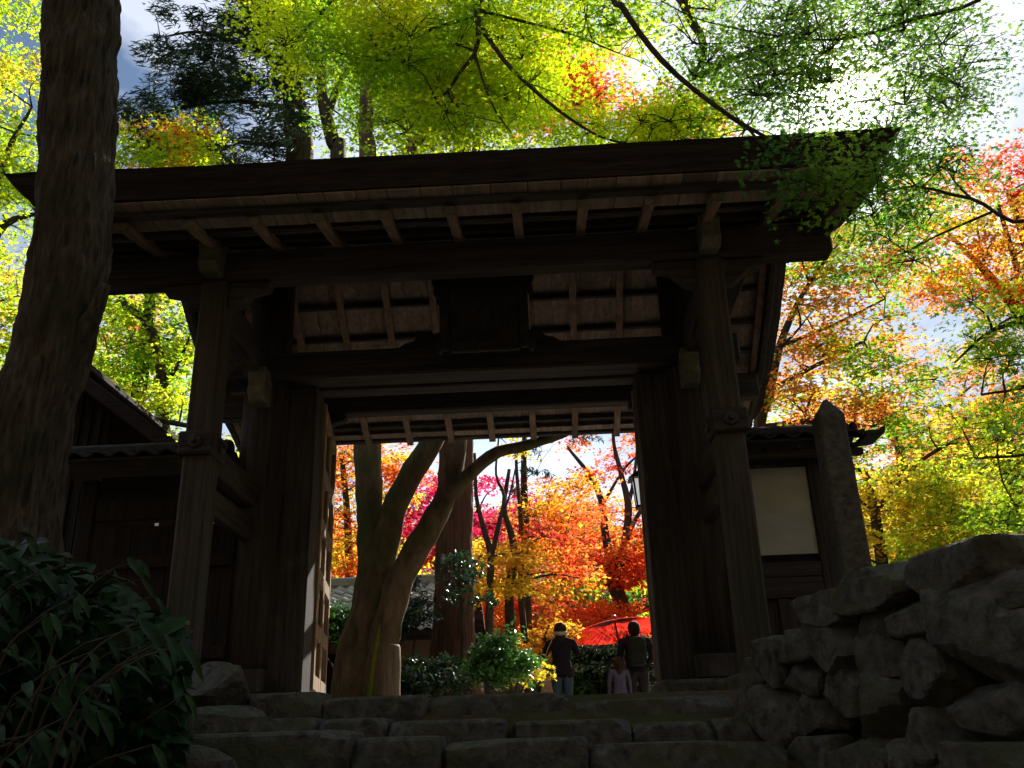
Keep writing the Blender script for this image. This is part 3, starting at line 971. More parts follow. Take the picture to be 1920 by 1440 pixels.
# lantern on the inner face of the right post
lan = thing('hanging_lantern', (1.36, 8.25, 1.75), 'small square lantern with pale panes on the right gate post', 'lantern')
lx, ly, lz = 1.485, 8.30, 1.87
PAPER, nt, out = new_mat('lantern paper')
d_ = nd(nt, 'ShaderNodeBsdfDiffuse'); d_.inputs['Color'].default_value = (.78, .76, .70, 1)
t_ = nd(nt, 'ShaderNodeBsdfTranslucent'); t_.inputs['Color'].default_value = (.85, .83, .78, 1)
m1 = nd(nt, 'ShaderNodeMixShader'); m1.inputs[0].default_value = .6
e_ = nd(nt, 'ShaderNodeEmission', Strength=.12); e_.inputs['Color'].default_value = (.9, .95, 1, 1)     # faint emission added to brighten the panes
a_ = nd(nt, 'ShaderNodeAddShader')
nt.links.new(d_.outputs[0], m1.inputs[1]); nt.links.new(t_.outputs[0], m1.inputs[2]); nt.links.new(m1.outputs[0], a_.inputs[0]); nt.links.new(e_.outputs[0], a_.inputs[1]); nt.links.new(a_.outputs[0], out.inputs['Surface'])
mesh_obj('roof', [(lx - .12, ly - .12, lz + .13), (lx + .12, ly - .12, lz + .13), (lx + .12, ly + .12, lz + .13), (lx - .12, ly + .12, lz + .13), (lx - .03, ly - .03, lz + .21), (lx + .03, ly - .03, lz + .21), (lx + .03, ly + .03, lz + .21), (lx - .03, ly + .03, lz + .21)], CUBE_F, IRON, lan)
for (sx, sy) in ((-1, -1), (1, -1), (1, 1), (-1, 1)):
    hexa('corner_bar', [(lx + sx * a + dx, ly + sy * a + dy, z) for z, a in ((lz - .12, .055), (lz + .13, .075)) for dx, dy in ((-.008, -.008), (.008, -.008), (.008, .008), (-.008, .008))], IRON, lan, 0)
for q in range(4):
    a = q * math.pi / 2
    c, s_ = math.cos(a), math.sin(a)
    P = [(u, v, z) for z, r in ((lz - .11, .052), (lz + .125, .07)) for (u, v) in ((-r, r), (r, r), (r, r + .003), (-r, r + .003))]
    hexa('pane', [(lx + c * u - s_ * v, ly + s_ * u + c * v, z) for u, v, z in P], PAPER, lan, 0)
box('base_plate', lx - .065, lx + .065, ly - .065, ly + .065, lz - .145, lz - .121, IRON, lan, .004)
bar('bracket', (lx, ly, lz + .20), (1.62, ly, lz + .26), .02, .02, IRON, lan, .003)


# ------------------------------------------------------------------ wing walls either side of the gate
def tile_mesh(w, l):
    """One pantile: a shallow wave across, slightly thick."""
    vs, fs = [], []
    n = 8
    for v in (0, 1):
        for k in range(n + 1):
            u = k / n
            z = .022 * math.sin(u * 2 * math.pi + .6) + (.012 if v == 0 else 0)
            vs.append((u * w * 1.04, v * l, z)); vs.append((u * w * 1.04, v * l, z - .014))
    W = 2 * (n + 1)
    for k in range(n):
        a = 2 * k
        fs += [(a, a + 2, W + a + 2, W + a), (a + 1, W + a + 1, W + a + 3, a + 3), (a, a + 1, a + 3, a + 2)]
    me = bpy.data.meshes.new('tile')
    me.from_pydata(vs, [], fs)
    me.polygons.foreach_set('use_smooth', [True] * len(me.polygons))
    return me


def lay_tiles(parent, origin, udir, vdir, w, l, nu, nv, mat, name='tile'):
    me = tile_mesh(w, l)
    me.materials.append(mat)
    u = Vector(udir).normalized(); v = Vector(vdir).normalized(); n = u.cross(v)
    for j in range(nv):
        for i in range(nu):
            p = Vector(origin) + u * (i * w) + v * (j * l * .86) + n * (.012 + .004 * (j % 2) + RND.uniform(0, .004))
            o = bpy.data.objects.new(name, me)
            link(o, parent)
            a = RND.uniform(-.012, .012)
            uu = u * math.cos(a) + v * math.sin(a); vv = n.cross(uu)
            o.matrix_basis = Matrix(((uu.x, vv.x, n.x, p.x), (uu.y, vv.y, n.y, p.y), (uu.z, vv.z, n.z, p.z), (0, 0, 0, 1)))


ww = thing('plaster_wing_wall', (2.6, 7.6, 0.2), 'white plaster wing wall with a small tiled roof right of the gate', 'wall')
box('plaster_panel', 2.16, 2.80, 7.57, 7.63, 1.115, 1.85, PLASTER, ww, 0)
box('post', 2.802, 2.93, 7.54, 7.66, -.02, 1.93, WOOD_Z, ww, .008)
box('top_plate', 2.10, 2.80, 7.54, 7.66, 1.852, 1.93, WOOD_X, ww, .008)
box('sill_rail', 2.10, 2.80, 7.545, 7.66, .93, 1.05, WOOD_X, ww, .008)
box('dark_gap_board', 2.10, 2.80, 7.60, 7.64, 1.052, 1.113, DARK_W, ww, 0)
box('lower_rail', 2.10, 2.80, 7.545, 7.66, .76, .926, WOOD_X, ww, .008)
box('muntin', 2.42, 2.52, 7.55, 7.65, .10, .758, WOOD_Z, ww, .006)
box('lower_panel', 2.10, 2.418, 7.59, 7.63, .10, .758, WOOD_Z, ww, 0)
box('lower_panel', 2.522, 2.80, 7.59, 7.63, .10, .758, WOOD_Z, ww, 0)
box('ground_sill', 2.10, 2.80, 7.54, 7.66, -.02, .098, WOOD_X, ww, .008)
for y in (7.36, 7.84):
    box('eave_purlin', 2.10, 3.22, y - .035, y + .035, 1.87, 1.93, WOOD_X, ww, .006)
for x in (2.2, 2.45, 2.7, 2.95, 3.15):
    box('bracket', x - .03, x + .03, 7.30, 7.90, 1.932, 1.965, WOOD_Y, ww, .005)
extrude('roof_deck', [(7.20, 1.967), (7.6, 2.10), (8.0, 1.967), (8.0, 1.985), (7.6, 2.12), (7.20, 1.985)], 'x', 2.12, 3.26, WOOD_X, ww)
lay_tiles(ww, (2.12, 7.16, 1.985), (1, 0, 0), (0, .44, .148), .19, .24, 6, 2, TILE_D)
lay_tiles(ww, (3.26, 8.04, 1.985), (-1, 0, 0), (0, -.44, .148), .19, .24, 6, 2, TILE_D)
extrude('ridge_tile', [(7.51, 2.13), (7.52, 2.19), (7.57, 2.225), (7.63, 2.225), (7.68, 2.19), (7.69, 2.13)], 'x', 2.13, 3.22, TILE_D, ww, bevel=.01)
extrude('end_ornament', [(3.22, 2.12), (3.22, 2.215), (3.25, 2.215), (3.27, 2.18), (3.26, 2.12)], 'y', 7.5, 7.7, TILE_D, ww, bevel=.01)
extrude('verge_tile', [(3.2, 1.965), (3.2, 2.01), (3.30, 2.015), (3.37, 2.06), (3.35, 1.98)], 'y', 7.14, 7.45, TILE_D, ww, bevel=.008)

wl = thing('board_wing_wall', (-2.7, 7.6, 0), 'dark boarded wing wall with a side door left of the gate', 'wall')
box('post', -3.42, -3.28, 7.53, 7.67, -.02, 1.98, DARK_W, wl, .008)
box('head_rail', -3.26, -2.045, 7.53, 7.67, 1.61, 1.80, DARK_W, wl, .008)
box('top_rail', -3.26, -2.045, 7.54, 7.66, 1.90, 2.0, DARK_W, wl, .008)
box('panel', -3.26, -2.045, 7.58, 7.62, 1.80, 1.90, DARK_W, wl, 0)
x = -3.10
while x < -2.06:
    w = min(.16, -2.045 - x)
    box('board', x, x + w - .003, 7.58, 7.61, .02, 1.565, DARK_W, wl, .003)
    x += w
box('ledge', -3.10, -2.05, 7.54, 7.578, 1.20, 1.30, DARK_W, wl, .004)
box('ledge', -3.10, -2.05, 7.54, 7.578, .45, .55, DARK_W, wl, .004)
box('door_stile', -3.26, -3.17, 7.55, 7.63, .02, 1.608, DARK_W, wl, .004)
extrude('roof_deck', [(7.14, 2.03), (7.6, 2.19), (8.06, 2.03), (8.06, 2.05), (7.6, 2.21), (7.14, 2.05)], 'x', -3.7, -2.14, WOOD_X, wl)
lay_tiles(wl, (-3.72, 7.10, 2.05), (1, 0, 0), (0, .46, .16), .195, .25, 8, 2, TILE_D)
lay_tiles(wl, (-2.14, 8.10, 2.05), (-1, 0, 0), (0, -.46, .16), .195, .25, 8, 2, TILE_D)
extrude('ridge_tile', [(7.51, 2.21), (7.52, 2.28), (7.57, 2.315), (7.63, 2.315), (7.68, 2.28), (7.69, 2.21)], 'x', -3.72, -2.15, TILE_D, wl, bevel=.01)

glow = thing('red_spot_globe', (-3.02, 7.5, .95), 'added red globe glowing in place of a red spot behind the broad leaved shrub', 'glow')  # invented glowing globe standing in for an unidentified bright red spot
lp = at(195, 1108, 7.46)
RED_GLOW = plain('red lamp glass', (.8, .02, .02), .3, .5, emit=.9, var=.1)
vs, fs = lathe([(.005, .052), (.03, .045), (.046, .02), (.046, -.03), (.03, -.045)], 12, lp)
mesh_obj('globe', vs, fs, RED_GLOW, glow, True)
vs, fs = lathe([(.055, -.046), (.055, -.07), (.03, -.075)], 12, lp)
mesh_obj('base_plate', vs, fs, PAPER, glow, True)
bar('bracket', (lp[0], lp[1], lp[2] - .06), (lp[0], 7.578, lp[2] - .06), .02, .02, IRON, glow, .003)

# ------------------------------------------------------------------ dark storehouse at the left
a, b = at(150, 700, 8.6), at(335, 838, 8.6)
sl_ = (a[2] - b[2]) / (a[0] - b[0])
rx = a[0] - .25
rz = a[2] - sl_ * .25
st = thing('storehouse', (rx, 9.6, 0), 'dark storehouse with a steep gable roof behind the leaning trunk', 'building')
half_w = b[0] - rx
prof = [(rx - half_w, b[2] - .14), (rx, rz - .14), (b[0], b[2] - .14), (b[0] + .04, b[2]), (rx, rz + .03), (rx - half_w - .04, b[2])]
roof = extrude('roof', prof, 'y', 8.6, 12.0, BARK_ROOF, st, bevel=.01)
extrude('ridge_tile', [(rx - .12, rz + .032), (rx - .1, rz + .14), (rx + .1, rz + .14), (rx + .12, rz + .032)], 'y', 8.58, 12.02, BARK_ROOF, roof, bevel=.02)
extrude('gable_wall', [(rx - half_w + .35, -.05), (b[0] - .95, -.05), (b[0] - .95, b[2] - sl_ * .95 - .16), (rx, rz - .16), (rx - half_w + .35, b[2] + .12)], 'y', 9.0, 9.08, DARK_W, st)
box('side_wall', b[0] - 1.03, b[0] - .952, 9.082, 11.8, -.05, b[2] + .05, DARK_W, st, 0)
box('eaves_post', b[0] - .32, b[0] - .22, 8.75, 8.85, -.1, b[2] - .05, DARK_W, st, .006)
for q in range(12):
    x = rx - half_w + .45 + q * (2 * half_w - 1.5) / 11
    zt = rz - .2 + sl_ * abs(x - rx)
    box('slat', x - .025, x + .025, 8.965, 8.998, 0, zt, DARK_W, st, .003)

# ------------------------------------------------------------------ tiled house in the garden
hs = thing('garden_house', (-3.6, 15.5, 0), 'low garden house with a silvery tiled roof behind the forked tree', 'house')
HX1 = -0.55
box('wall', -7.0, HX1 - .5, 14.75, 17.5, -.05, 1.62, PLASTER_B, hs, 0)
box('wall_plate', -7.1, HX1 - .3, 14.66, 14.748, 1.36, 1.56, WOOD_X, hs, .01)
box('ground_sill', -7.0, HX1 - .4, 14.68, 14.749, .0, .14, WOOD_X, hs, .01)
for x in (-6.2, -4.9, -3.6, -2.3, HX1 - .55):
    box('post', x - .06, x + .06, 14.67, 14.748, .142, 1.358, WOOD_Z, hs, .008)
box('lattice_window', -3.5, -2.45, 14.70, 14.749, .55, 1.2, DARK_W, hs, .006)
extrude('roof_deck', [(14.0, 1.36), (16.1, 2.40), (18.2, 1.36), (18.2, 1.42), (16.1, 2.46), (14.0, 1.42)], 'x', -7.4, HX1 - .1, WOOD_X, hs)
lay_tiles(hs, (-4.7, 13.95, 1.42), (1, 0, 0), (0, 2.1, 1.04), .20, .24, 20, 12, TILE)
box('ridge_tile', -7.4, HX1 - .1, 15.98, 16.22, 2.45, 2.62, TILE, hs, .03)
far_tiles = Join()
tm = tile_mesh(.2, .24)
tv = [v.co.copy() for v in tm.vertices]; tf = [tuple(p.vertices) for p in tm.polygons]
vd = Vector((0, 2.1, 1.04)).normalized(); nn = Vector((1, 0, 0)).cross(vd)
for j in range(12):
    for i in range(13):
        o = Vector((-7.3, 13.95, 1.42)) + Vector((1, 0, 0)) * (i * .2) + vd * (j * .24 * .86) + nn * .014
        far_tiles.add(([tuple(o + Vector((1, 0, 0)) * v.x + vd * v.y + nn * v.z) for v in tv], tf))
tag(mesh_obj('tile_field', far_tiles.v, far_tiles.f, TILE, hs, True), None, None, None, 'stuff')

# turned post in front of the forked tree
p = at(733, 1270, 10.3)
vs, fs = lathe([(.118, -.05), (.110, .1), (.104, .40), (.107, .60), (.100, .78), (.086, .81), (.05, .815)], 18, (p[0], 10.3, 0))
tag(mesh_obj('wooden_post', vs, fs, grained('greyed post wood', (.09, .068, .05), (.24, .185, .14), (22, 22, 2)), None, True), 'short pale round wooden post at the foot of the forked tree', 'post')

# ------------------------------------------------------------------ red paper parasol
PARA, nt, out = new_mat('oiled red paper')
d_ = nd(nt, 'ShaderNodeBsdfDiffuse'); d_.inputs['Color'].default_value = (.62, .015, .01, 1)
t_ = nd(nt, 'ShaderNodeBsdfTranslucent'); t_.inputs['Color'].default_value = (.98, .045, .025, 1)
g_ = nd(nt, 'ShaderNodeBsdfGlossy', Roughness=.45)
m1 = nd(nt, 'ShaderNodeMixShader'); m1.inputs[0].default_value = .85
m2 = nd(nt, 'ShaderNodeMixShader'); m2.inputs[0].default_value = .06
nt.links.new(d_.outputs[0], m1.inputs[1]); nt.links.new(t_.outputs[0], m1.inputs[2])
nt.links.new(m1.outputs[0], m2.inputs[1]); nt.links.new(g_.outputs[0], m2.inputs[2])
nt.links.new(m2.outputs[0], out.inputs['Surface'])
LACQ = plain('black lacquer', (.03, .012, .01), .4, .4)
REDW = plain('red lacquered finial', (.6, .03, .015), .45, .4)
ax = Vector((at(1152, 1163, 17.0)))
para = thing('paper_parasol', (ax.x + .12, 16.9, 0), 'big red oiled paper parasol open behind the visitors', 'parasol')
tiltq = Matrix.Rotation(math.radians(-9), 3, 'X') @ Matrix.Rotation(math.radians(-7), 3, 'Y')
RIBS, RAD, DROP = 40, .78, .20
def para_pt(r, a, dz=0.0):
    z = -DROP * (r / RAD) ** 1.25 + dz
    return ax + tiltq @ Vector((r * math.cos(a), r * math.sin(a), z))
vs = [tuple(para_pt(0.02, 0))]; fs = []
RR = [.1, .3, .5, .68, RAD]
for r in RR:
    for k in range(RIBS * 2):
        sag = -.012 * (r / RAD) if k % 2 else 0
        vs.append(tuple(para_pt(r * (1 - (.012 if k % 2 else 0)), math.pi * k / RIBS, sag)))
n = RIBS * 2
for k in range(n):
    fs.append((0, 1 + k, 1 + (k + 1) % n))
    for q in range(len(RR) - 1):
        a0, b0 = 1 + q * n, 1 + (q + 1) * n
        fs.append((a0 + k, b0 + k, b0 + (k + 1) % n, a0 + (k + 1) % n))
mesh_obj('canopy', vs, fs, PARA, para)
foot = Vector((ax.x + .30, 16.75, 0.0))
hubp = ax + tiltq @ Vector((0, 0, -.42))
vf = tube([(*foot, .022), (*((foot + hubp) / 2), .02), (*hubp, .02), (*(ax + tiltq @ Vector((0, 0, .04))), .018)], 8, .3)
mesh_obj('pole', vf[0], vf[1], LACQ, para, True)
for k in range(RIBS):
    a = 2 * math.pi * k / RIBS
    vf = tube([(*para_pt(.03, a, -.012), .005), (*para_pt(.4, a, -.014), .005), (*para_pt(RAD - .01, a, -.012), .004)], 4, .4)
    mesh_obj('rib', vf[0], vf[1], LACQ, para)
    if k % 4 == 0:
        vf = tube([(*hubp, .005), (*((hubp + para_pt(.36, a, -.02)) / 2), .005), (*para_pt(.36, a, -.02), .005)], 4, .4)
        mesh_obj('strut', vf[0], vf[1], LACQ, para)
vs, fs = lathe([(.035, -.02), (.055, .02), (.06, .05), (.04, .085), (.012, .10)], 12, (0, 0, 0))
mesh_obj('finial', [tuple(ax + tiltq @ Vector(v)) for v in vs], fs, REDW, para, True)

# ------------------------------------------------------------------ three visitors
def skin(name, joints, edges, mats, pick, parent=None, sub=2):
    """One continuous body grown round a posed skeleton. joints: name -> (x, y, z, rx, ry)."""
    names = list(joints)
    me = bpy.data.meshes.new(name)
    me.from_pydata([joints[k][:3] for k in names], [(names.index(a), names.index(b)) for a, b in edges], [])
    o = bpy.data.objects.new(name, me)
    COL.objects.link(o)
    o.modifiers.new('skin', 'SKIN')
    if not me.skin_vertices:
        me.skin_vertices.new() if hasattr(me.skin_vertices, 'new') else None
    for i, k in enumerate(names):
        sv = me.skin_vertices[0].data[i]
        sv.radius = joints[k][3:5]
        sv.use_root = (i == 0)
    o.modifiers[0].use_smooth_shade = True
    o.modifiers.new('sub', 'SUBSURF').levels = sub
    dg = bpy.context.evaluated_depsgraph_get()
    nm = bpy.data.meshes.new_from_object(o.evaluated_get(dg))
    bpy.data.objects.remove(o)
    bpy.data.meshes.remove(me)
    nm.name = name
    nm.materials.clear()
    for m in mats: nm.materials.append(m)
    for p in nm.polygons:
        p.material_index = pick(p.center)
        p.use_smooth = True
    return link(bpy.data.objects.new(name, nm), parent)


def body_joints(h, armsL, armsR, stance=.09, lean=0.0, bulk=1.0):
    k = h / 1.65
    J = {'pelvis': (0, 0, .93, .145 * bulk, .105 * bulk), 'waist': (0, lean * .3, 1.06, .135 * bulk, .10 * bulk), 'chest': (0, lean * .7, 1.24, .165 * bulk, .115 * bulk), 'upper': (0, lean, 1.36, .145 * bulk, .10 * bulk),
         'neck': (0, lean, 1.44, .052, .052), 'jaw': (0, lean + .02, 1.50, .062, .07), 'head': (0, lean + .012, 1.565, .076, .088), 'top': (0, lean, 1.63, .055, .062)}
    E = [('pelvis', 'waist'), ('waist', 'chest'), ('chest', 'upper'), ('upper', 'neck'), ('neck', 'jaw'), ('jaw', 'head'), ('head', 'top')]
    for s, arm in ((-1, armsL), (1, armsR)):
        n = 'l' if s < 0 else 'r'
        J[n + 'sh'] = (s * .185 * bulk, lean, 1.355, .066 * bulk, .066 * bulk); E.append(('upper', n + 'sh'))
        pv = n + 'sh'
        for q, (nm, r) in enumerate((('elbow', .05 * bulk), ('wrist', .036 * bulk), ('palm', .035))):
            J[n + nm] = (*arm[q], r, r * (.75 if nm == 'palm' else 1)); E.append((pv, n + nm)); pv = n + nm
        w, pm = Vector(arm[1]), Vector(arm[2])
        d = (pm - w).normalized()
        sd = d.cross(Vector((0, 0, 1)) if abs(d.z) < .8 else Vector((0, 1, 0))).normalized()
        for f in range(4):
            off = sd * (f - 1.5) * .019
            ln = (.062, .072, .068, .052)[f]
            a = pm + off + d * .025; b = a + d * ln * .5 + Vector((0, .008, 0)); c = b + (d + Vector((0, .5, -.1))).normalized() * ln * .5
            J[n + 'fa%d' % f] = (*a, .0095, .0095); J[n + 'fb%d' % f] = (*b, .0088, .0088); J[n + 'fc%d' % f] = (*c, .0075, .0075)
            E += [(n + 'palm', n + 'fa%d' % f), (n + 'fa%d' % f, n + 'fb%d' % f), (n + 'fb%d' % f, n + 'fc%d' % f)]
        a = w + d * .035 + sd * .035 * -s; b = a + (d - sd * .8 * s).normalized() * .045
        J[n + 'th'] = (*a, .011, .011); J[n + 'tip'] = (*b, .009, .009); E += [(n + 'wrist', n + 'th'), (n + 'th', n + 'tip')]
        J[n + 'hip'] = (s * .085 * bulk, 0, .86, .10 * bulk, .10 * bulk); J[n + 'knee'] = (s * (stance + .005), .015, .48, .062 * bulk, .062 * bulk); J[n + 'calf'] = (s * (stance + .01), -.01, .33, .056 * bulk, .056 * bulk)
        J[n + 'ankle'] = (s * (stance + .015), -.01, .085, .04, .04); J[n + 'foot'] = (s * (stance + .035), .11, .04, .042, .035)
        E += [('pelvis', n + 'hip'), (n + 'hip', n + 'knee'), (n + 'knee', n + 'calf'), (n + 'calf', n + 'ankle'), (n + 'ankle', n + 'foot')]
    return {a: (v[0] * k, v[1] * k, v[2] * k, v[3] * k, v[4] * k) for a, v in J.items()}, E


SKIN_M = plain('skin', (.45, .26, .18), .6, .3, var=.1)
NAVY = plain('dark quilted jacket', (.018, .014, .021), .9, .08)
JEANS = plain('blue jeans', (.06, .085, .13), .85, .2)
BLACKC = plain('dark trousers', (.02, .018, .022), .85, .2)
CHARCOAL = plain('charcoal jacket', (.013, .012, .018), .9, .08)
LILAC = plain('lilac tracksuit', (.09, .078, .145), .9, .1)
HAIR = plain('dark hair', (.014, .010, .008), .75, .15)
HAIR_B = plain('brown hair', (.03, .017, .010), .75, .15)
WOOL = plain('cream wool', (.40, .37, .33), .95, .1)
SHOE = plain('dark shoe', (.02, .018, .016), .5, .4)
CANVAS = plain('tan canvas', (.34, .23, .14), .9, .15)
PACK = plain('olive grey nylon', (.02, .02, .017), .9, .08)


def place(o, loc, rz, sc=1.0):
    M = Matrix.Translation(loc) @ Matrix.Rotation(rz, 4, 'Z') @ Matrix.Scale(sc, 4)
    return M


def hair_shell(name, k, dz, mat, par, long=0.0, lean=0.0, sx=1.0):
    """A cap of hair with strands hanging to the given length at the back."""
    vs, fs = [], []
    n = 18
    rings = [(.02, .115), (.065, .10), (.092, .06), (.098, .01), (.094, -.04), (.082, -.08), (.07, -.12 - long)]
    for r, z in rings:
        for i in range(n):
            a = 2 * math.pi * i / n
            back = math.sin(a) < .35
            zz = z if back or z > .03 else .02 + .01 * z
            wob = 1 + .05 * noise.noise(Vector((a * 3, z * 18, k)))
            vs.append((r * math.cos(a) * wob * sx, r * math.sin(a) * wob * 1.08 - .008, zz))
    for q in range(len(rings) - 1):
        for i in range(n):
            j = (i + 1) % n
            fs.append((q * n + i, (q + 1) * n + i, (q + 1) * n + j, q * n + j))
    fs.append(tuple(range(n)))
    return vs, fs


def person(label, loc, rz, h, armsL, armsR, mats, pick, hairm, hair_long, bulk=1.0, lean=.02, headscale=1.0, extra=None):
    root = thing('person', loc, label, 'person', None)
    root.rotation_euler.z = rz
    J, E = body_joints(h, armsL, armsR, bulk=bulk, lean=lean)
    k = h / 1.65
    o = skin('body', J, E, mats, lambda c: pick(c / k), None)
    o.parent = root
    hv, hf = hair_shell('hair', k, 0, hairm, None, hair_long)
    hz = 1.565
    q = mesh_obj('hair', [(v[0] * k * headscale, (v[1] * headscale + lean + .004) * k, (v[2] * headscale + hz) * k) for v in hv], hf, hairm, None, True)
    q.parent = root
    fv = []
    for (nm, c, r, m) in (('nose', (0, lean + .105, 1.535), (.012, .016, .018), mats[0]), ('ear', (-.082, lean, 1.55), (.01, .018, .028), mats[0]), ('ear', (.082, lean, 1.55), (.01, .018, .028), mats[0]),
                          ('eye', (-.03, lean + .092, 1.572), (.012, .008, .007), HAIR), ('eye', (.03, lean + .092, 1.572), (.012, .008, .007), HAIR), ('mouth', (0, lean + .098, 1.495), (.024, .008, .006), REDW)):
        vs, fs = lathe([(.02, -1), (.7, -.7), (1, 0), (.7, .7), (.02, 1)], 8)
        e = mesh_obj(nm, [((c[0] + v[0] * r[0]) * k, (c[1] + v[1] * r[1]) * k, (c[2] + v[2] * r[2]) * k) for v in vs], fs, m, None, True)
        e.parent = root
    return root, k


def put(o, root):
    o.parent = root
    return o


wl_loc = at(1053, 1240, 15.4)
w_loc = (wl_loc[0], 15.4, 0.0)
ARM_UP_L = ((-.27, .10, 1.17), (-.13, .22, 1.40), (-.09, .24, 1.47))
ARM_UP_R = ((.29, .10, 1.16), (.15, .22, 1.40), (.10, .24, 1.47))
def pick_w(c):
    if c.z > 1.455 or (c.z > 1.38 and c.y > .19): return 0
    if c.z > .80: return 1
    return 2 if c.z > .10 else 3
wr, wk = person('person in a dark quilted jacket and cream headband taking a picture with raised arms', w_loc, 0.06, 1.60, ARM_UP_L, ARM_UP_R, [SKIN_M, NAVY, JEANS, SHOE], pick_w, HAIR_B, .06, bulk=1.12, headscale=1.1)
vs, fs = lathe([(.112, -.03), (.122, -.012), (.122, .018), (.112, .03)], 20)
put(mesh_obj('headband', [((v[0]) * wk, (v[1] * 1.08 + .02) * wk, (v[2] + 1.525 + v[1] * .25) * wk) for v in vs], fs, WOOL, None, True), wr)
bag = thing('shoulder_bag', (w_loc[0] - .25, 15.35, .5), 'tan canvas shoulder bag hanging at the hip of the photographer', 'bag')
bx_, by_ = w_loc[0] - .255, 15.36
bm = bmesh.new()
bmesh.ops.create_cube(bm, size=1.0)
bmesh.ops.subdivide_edges(bm, edges=list(bm.edges), cuts=3, use_grid_fill=True)
for v in bm.verts:
    t = .5 - v.co.z
    v.co = Vector((bx_ + v.co.x * (.10 + .16 * t) * (1 - .1 * abs(v.co.z)), by_ + v.co.y * (.07 + .08 * t), .62 + v.co.z * .36))
bmesh.ops.recalc_face_normals(bm, faces=bm.faces)
bm_obj('pouch', bm, CANVAS, bag, True)
vf = tube([(bx_ - .01, by_, .79, .009), (bx_ - .02, by_ - .05, 1.05, .009), (w_loc[0] - .17, by_ - .07, 1.30, .009), (w_loc[0] - .12, by_ + .04, 1.40, .009)], 6, .1)
mesh_obj('strap', vf[0], vf[1], CANVAS, bag, True)
CAMM = plain('black camera plastic', (.012, .012, .013), .4, .4)
ph = thing('camera', (w_loc[0], 15.66, 1.45), 'small dark camera held up by the person in the headband', 'camera')
cx_, cy_, cz_ = w_loc[0] - .01, 15.66, 1.47
box('camera_body', cx_ - .065, cx_ + .065, cy_ - .02, cy_ + .02, cz_ - .04, cz_ + .04, CAMM, ph, .008)
vs, fs = lathe([(.032, 0), (.034, .03), (.03, .06)], 16)
mesh_obj('lens', [(cx_ + v[0], cy_ + .02 + v[2], cz_ + v[1]) for v in vs], fs, CAMM, ph, True)

ml = at(1193, 1240, 16.0)
m_loc = (ml[0], 16.0, 0.0)
def pick_m(c):
    if c.z > 1.46 or (c.z < 1.0 and abs(c.x) > .26): return 0
    if c.z > .86: return 1
    return 2 if c.z > .09 else 3
ARM_FR_L = ((-.27, .03, 1.10), (-.25, .14, .90), (-.235, .17, .83))
ARM_FR_R = ((.28, .06, 1.10), (.18, .22, .99), (.13, .26, 1.0))
mr, mk = person('person in a charcoal jacket with short hair standing under the red parasol', m_loc, -.05, 1.66, ARM_FR_L, ARM_FR_R, [SKIN_M, CHARCOAL, BLACKC, SHOE], pick_m, HAIR, -.02, bulk=1.15, headscale=1.05)
bp = thing('backpack', (m_loc[0], 15.82, .95), 'dark olive backpack on the back of the person under the parasol', 'backpack')
bm = bmesh.new()
bmesh.ops.create_cube(bm, size=1.0)
bmesh.ops.subdivide_edges(bm, edges=list(bm.edges), cuts=4, use_grid_fill=True)
for v in bm.verts:
    p = v.co * 2
    l = (abs(p.x) ** 4 + abs(p.y) ** 4 + abs(p.z) ** 4) ** .25
    p /= l
    v.co = Vector((m_loc[0] + .01 + p.x * .15, 15.79 + p.y * .085, 1.18 + p.z * .24))
bm_obj('bag_body', bm, PACK, bp, True)
box('front_pocket', m_loc[0] - .10, m_loc[0] + .12, 15.67, 15.72, 1.0, 1.18, PACK, bp, .018)
for s in (-1, 1):
    vf = tube([(m_loc[0] + s * .09, 15.86, 1.38, .018), (m_loc[0] + s * .12, 15.97, 1.47, .018), (m_loc[0] + s * .14, 16.12, 1.38, .018), (m_loc[0] + s * .15, 16.14, 1.15, .014), (m_loc[0] + s * .15, 15.92, 1.0, .012)], 6, .08)
    mesh_obj('strap', vf[0], vf[1], PACK, bp, True)
cl = at(1160, 1250, 15.8)
def pick_c(c):
    if c.z > 1.455 or (c.z < .82 and abs(c.x) > .30): return 0
    return 1 if c.z > .09 else 2
cr, ck = person('small child in a lilac tracksuit with brown hair beside the backpack wearer', (cl[0], 15.8, 0), .1, 1.06, ((-.26, .02, 1.10), (-.28, .05, .88), (-.29, .06, .80)), ((.26, .02, 1.10), (.28, .05, .88), (.29, .06, .80)), [SKIN_M, LILAC, SHOE], pick_c, HAIR_B, .10, bulk=1.1, headscale=1.38)

# ------------------------------------------------------------------ trees
def P(*pts, Y=None):
    """Trunk or limb from survey points (px, py, radius[, Y])."""
    out = []
    for q in pts:
        y = q[3] if len(q) > 3 else Y
        out.append((*at(q[0], q[1], y), q[2]))
    return out


def root_down(path, flare=1.35):
    """Carries a trunk from its lowest surveyed point straight down into the ground."""
    x, y, z, r = path[0]
    g = ground_z(x, y) - .1
    if z - g > .3:
        path = [(x, y, g, r * flare), (x, y, g + (z - g) * .3, r * 1.1)] + path
    return path


def pads_box(x0, y0, x1, y1, Y0, Y1, n, r, rz, ns, seed):
    g = np.random.default_rng(seed)
    return [pad_at(g.uniform(x0, x1), g.uniform(y0, y1), g.uniform(Y0, Y1), r * g.uniform(.7, 1.3), rz * g.uniform(.6, 1.4), ns) for _ in range(n)]


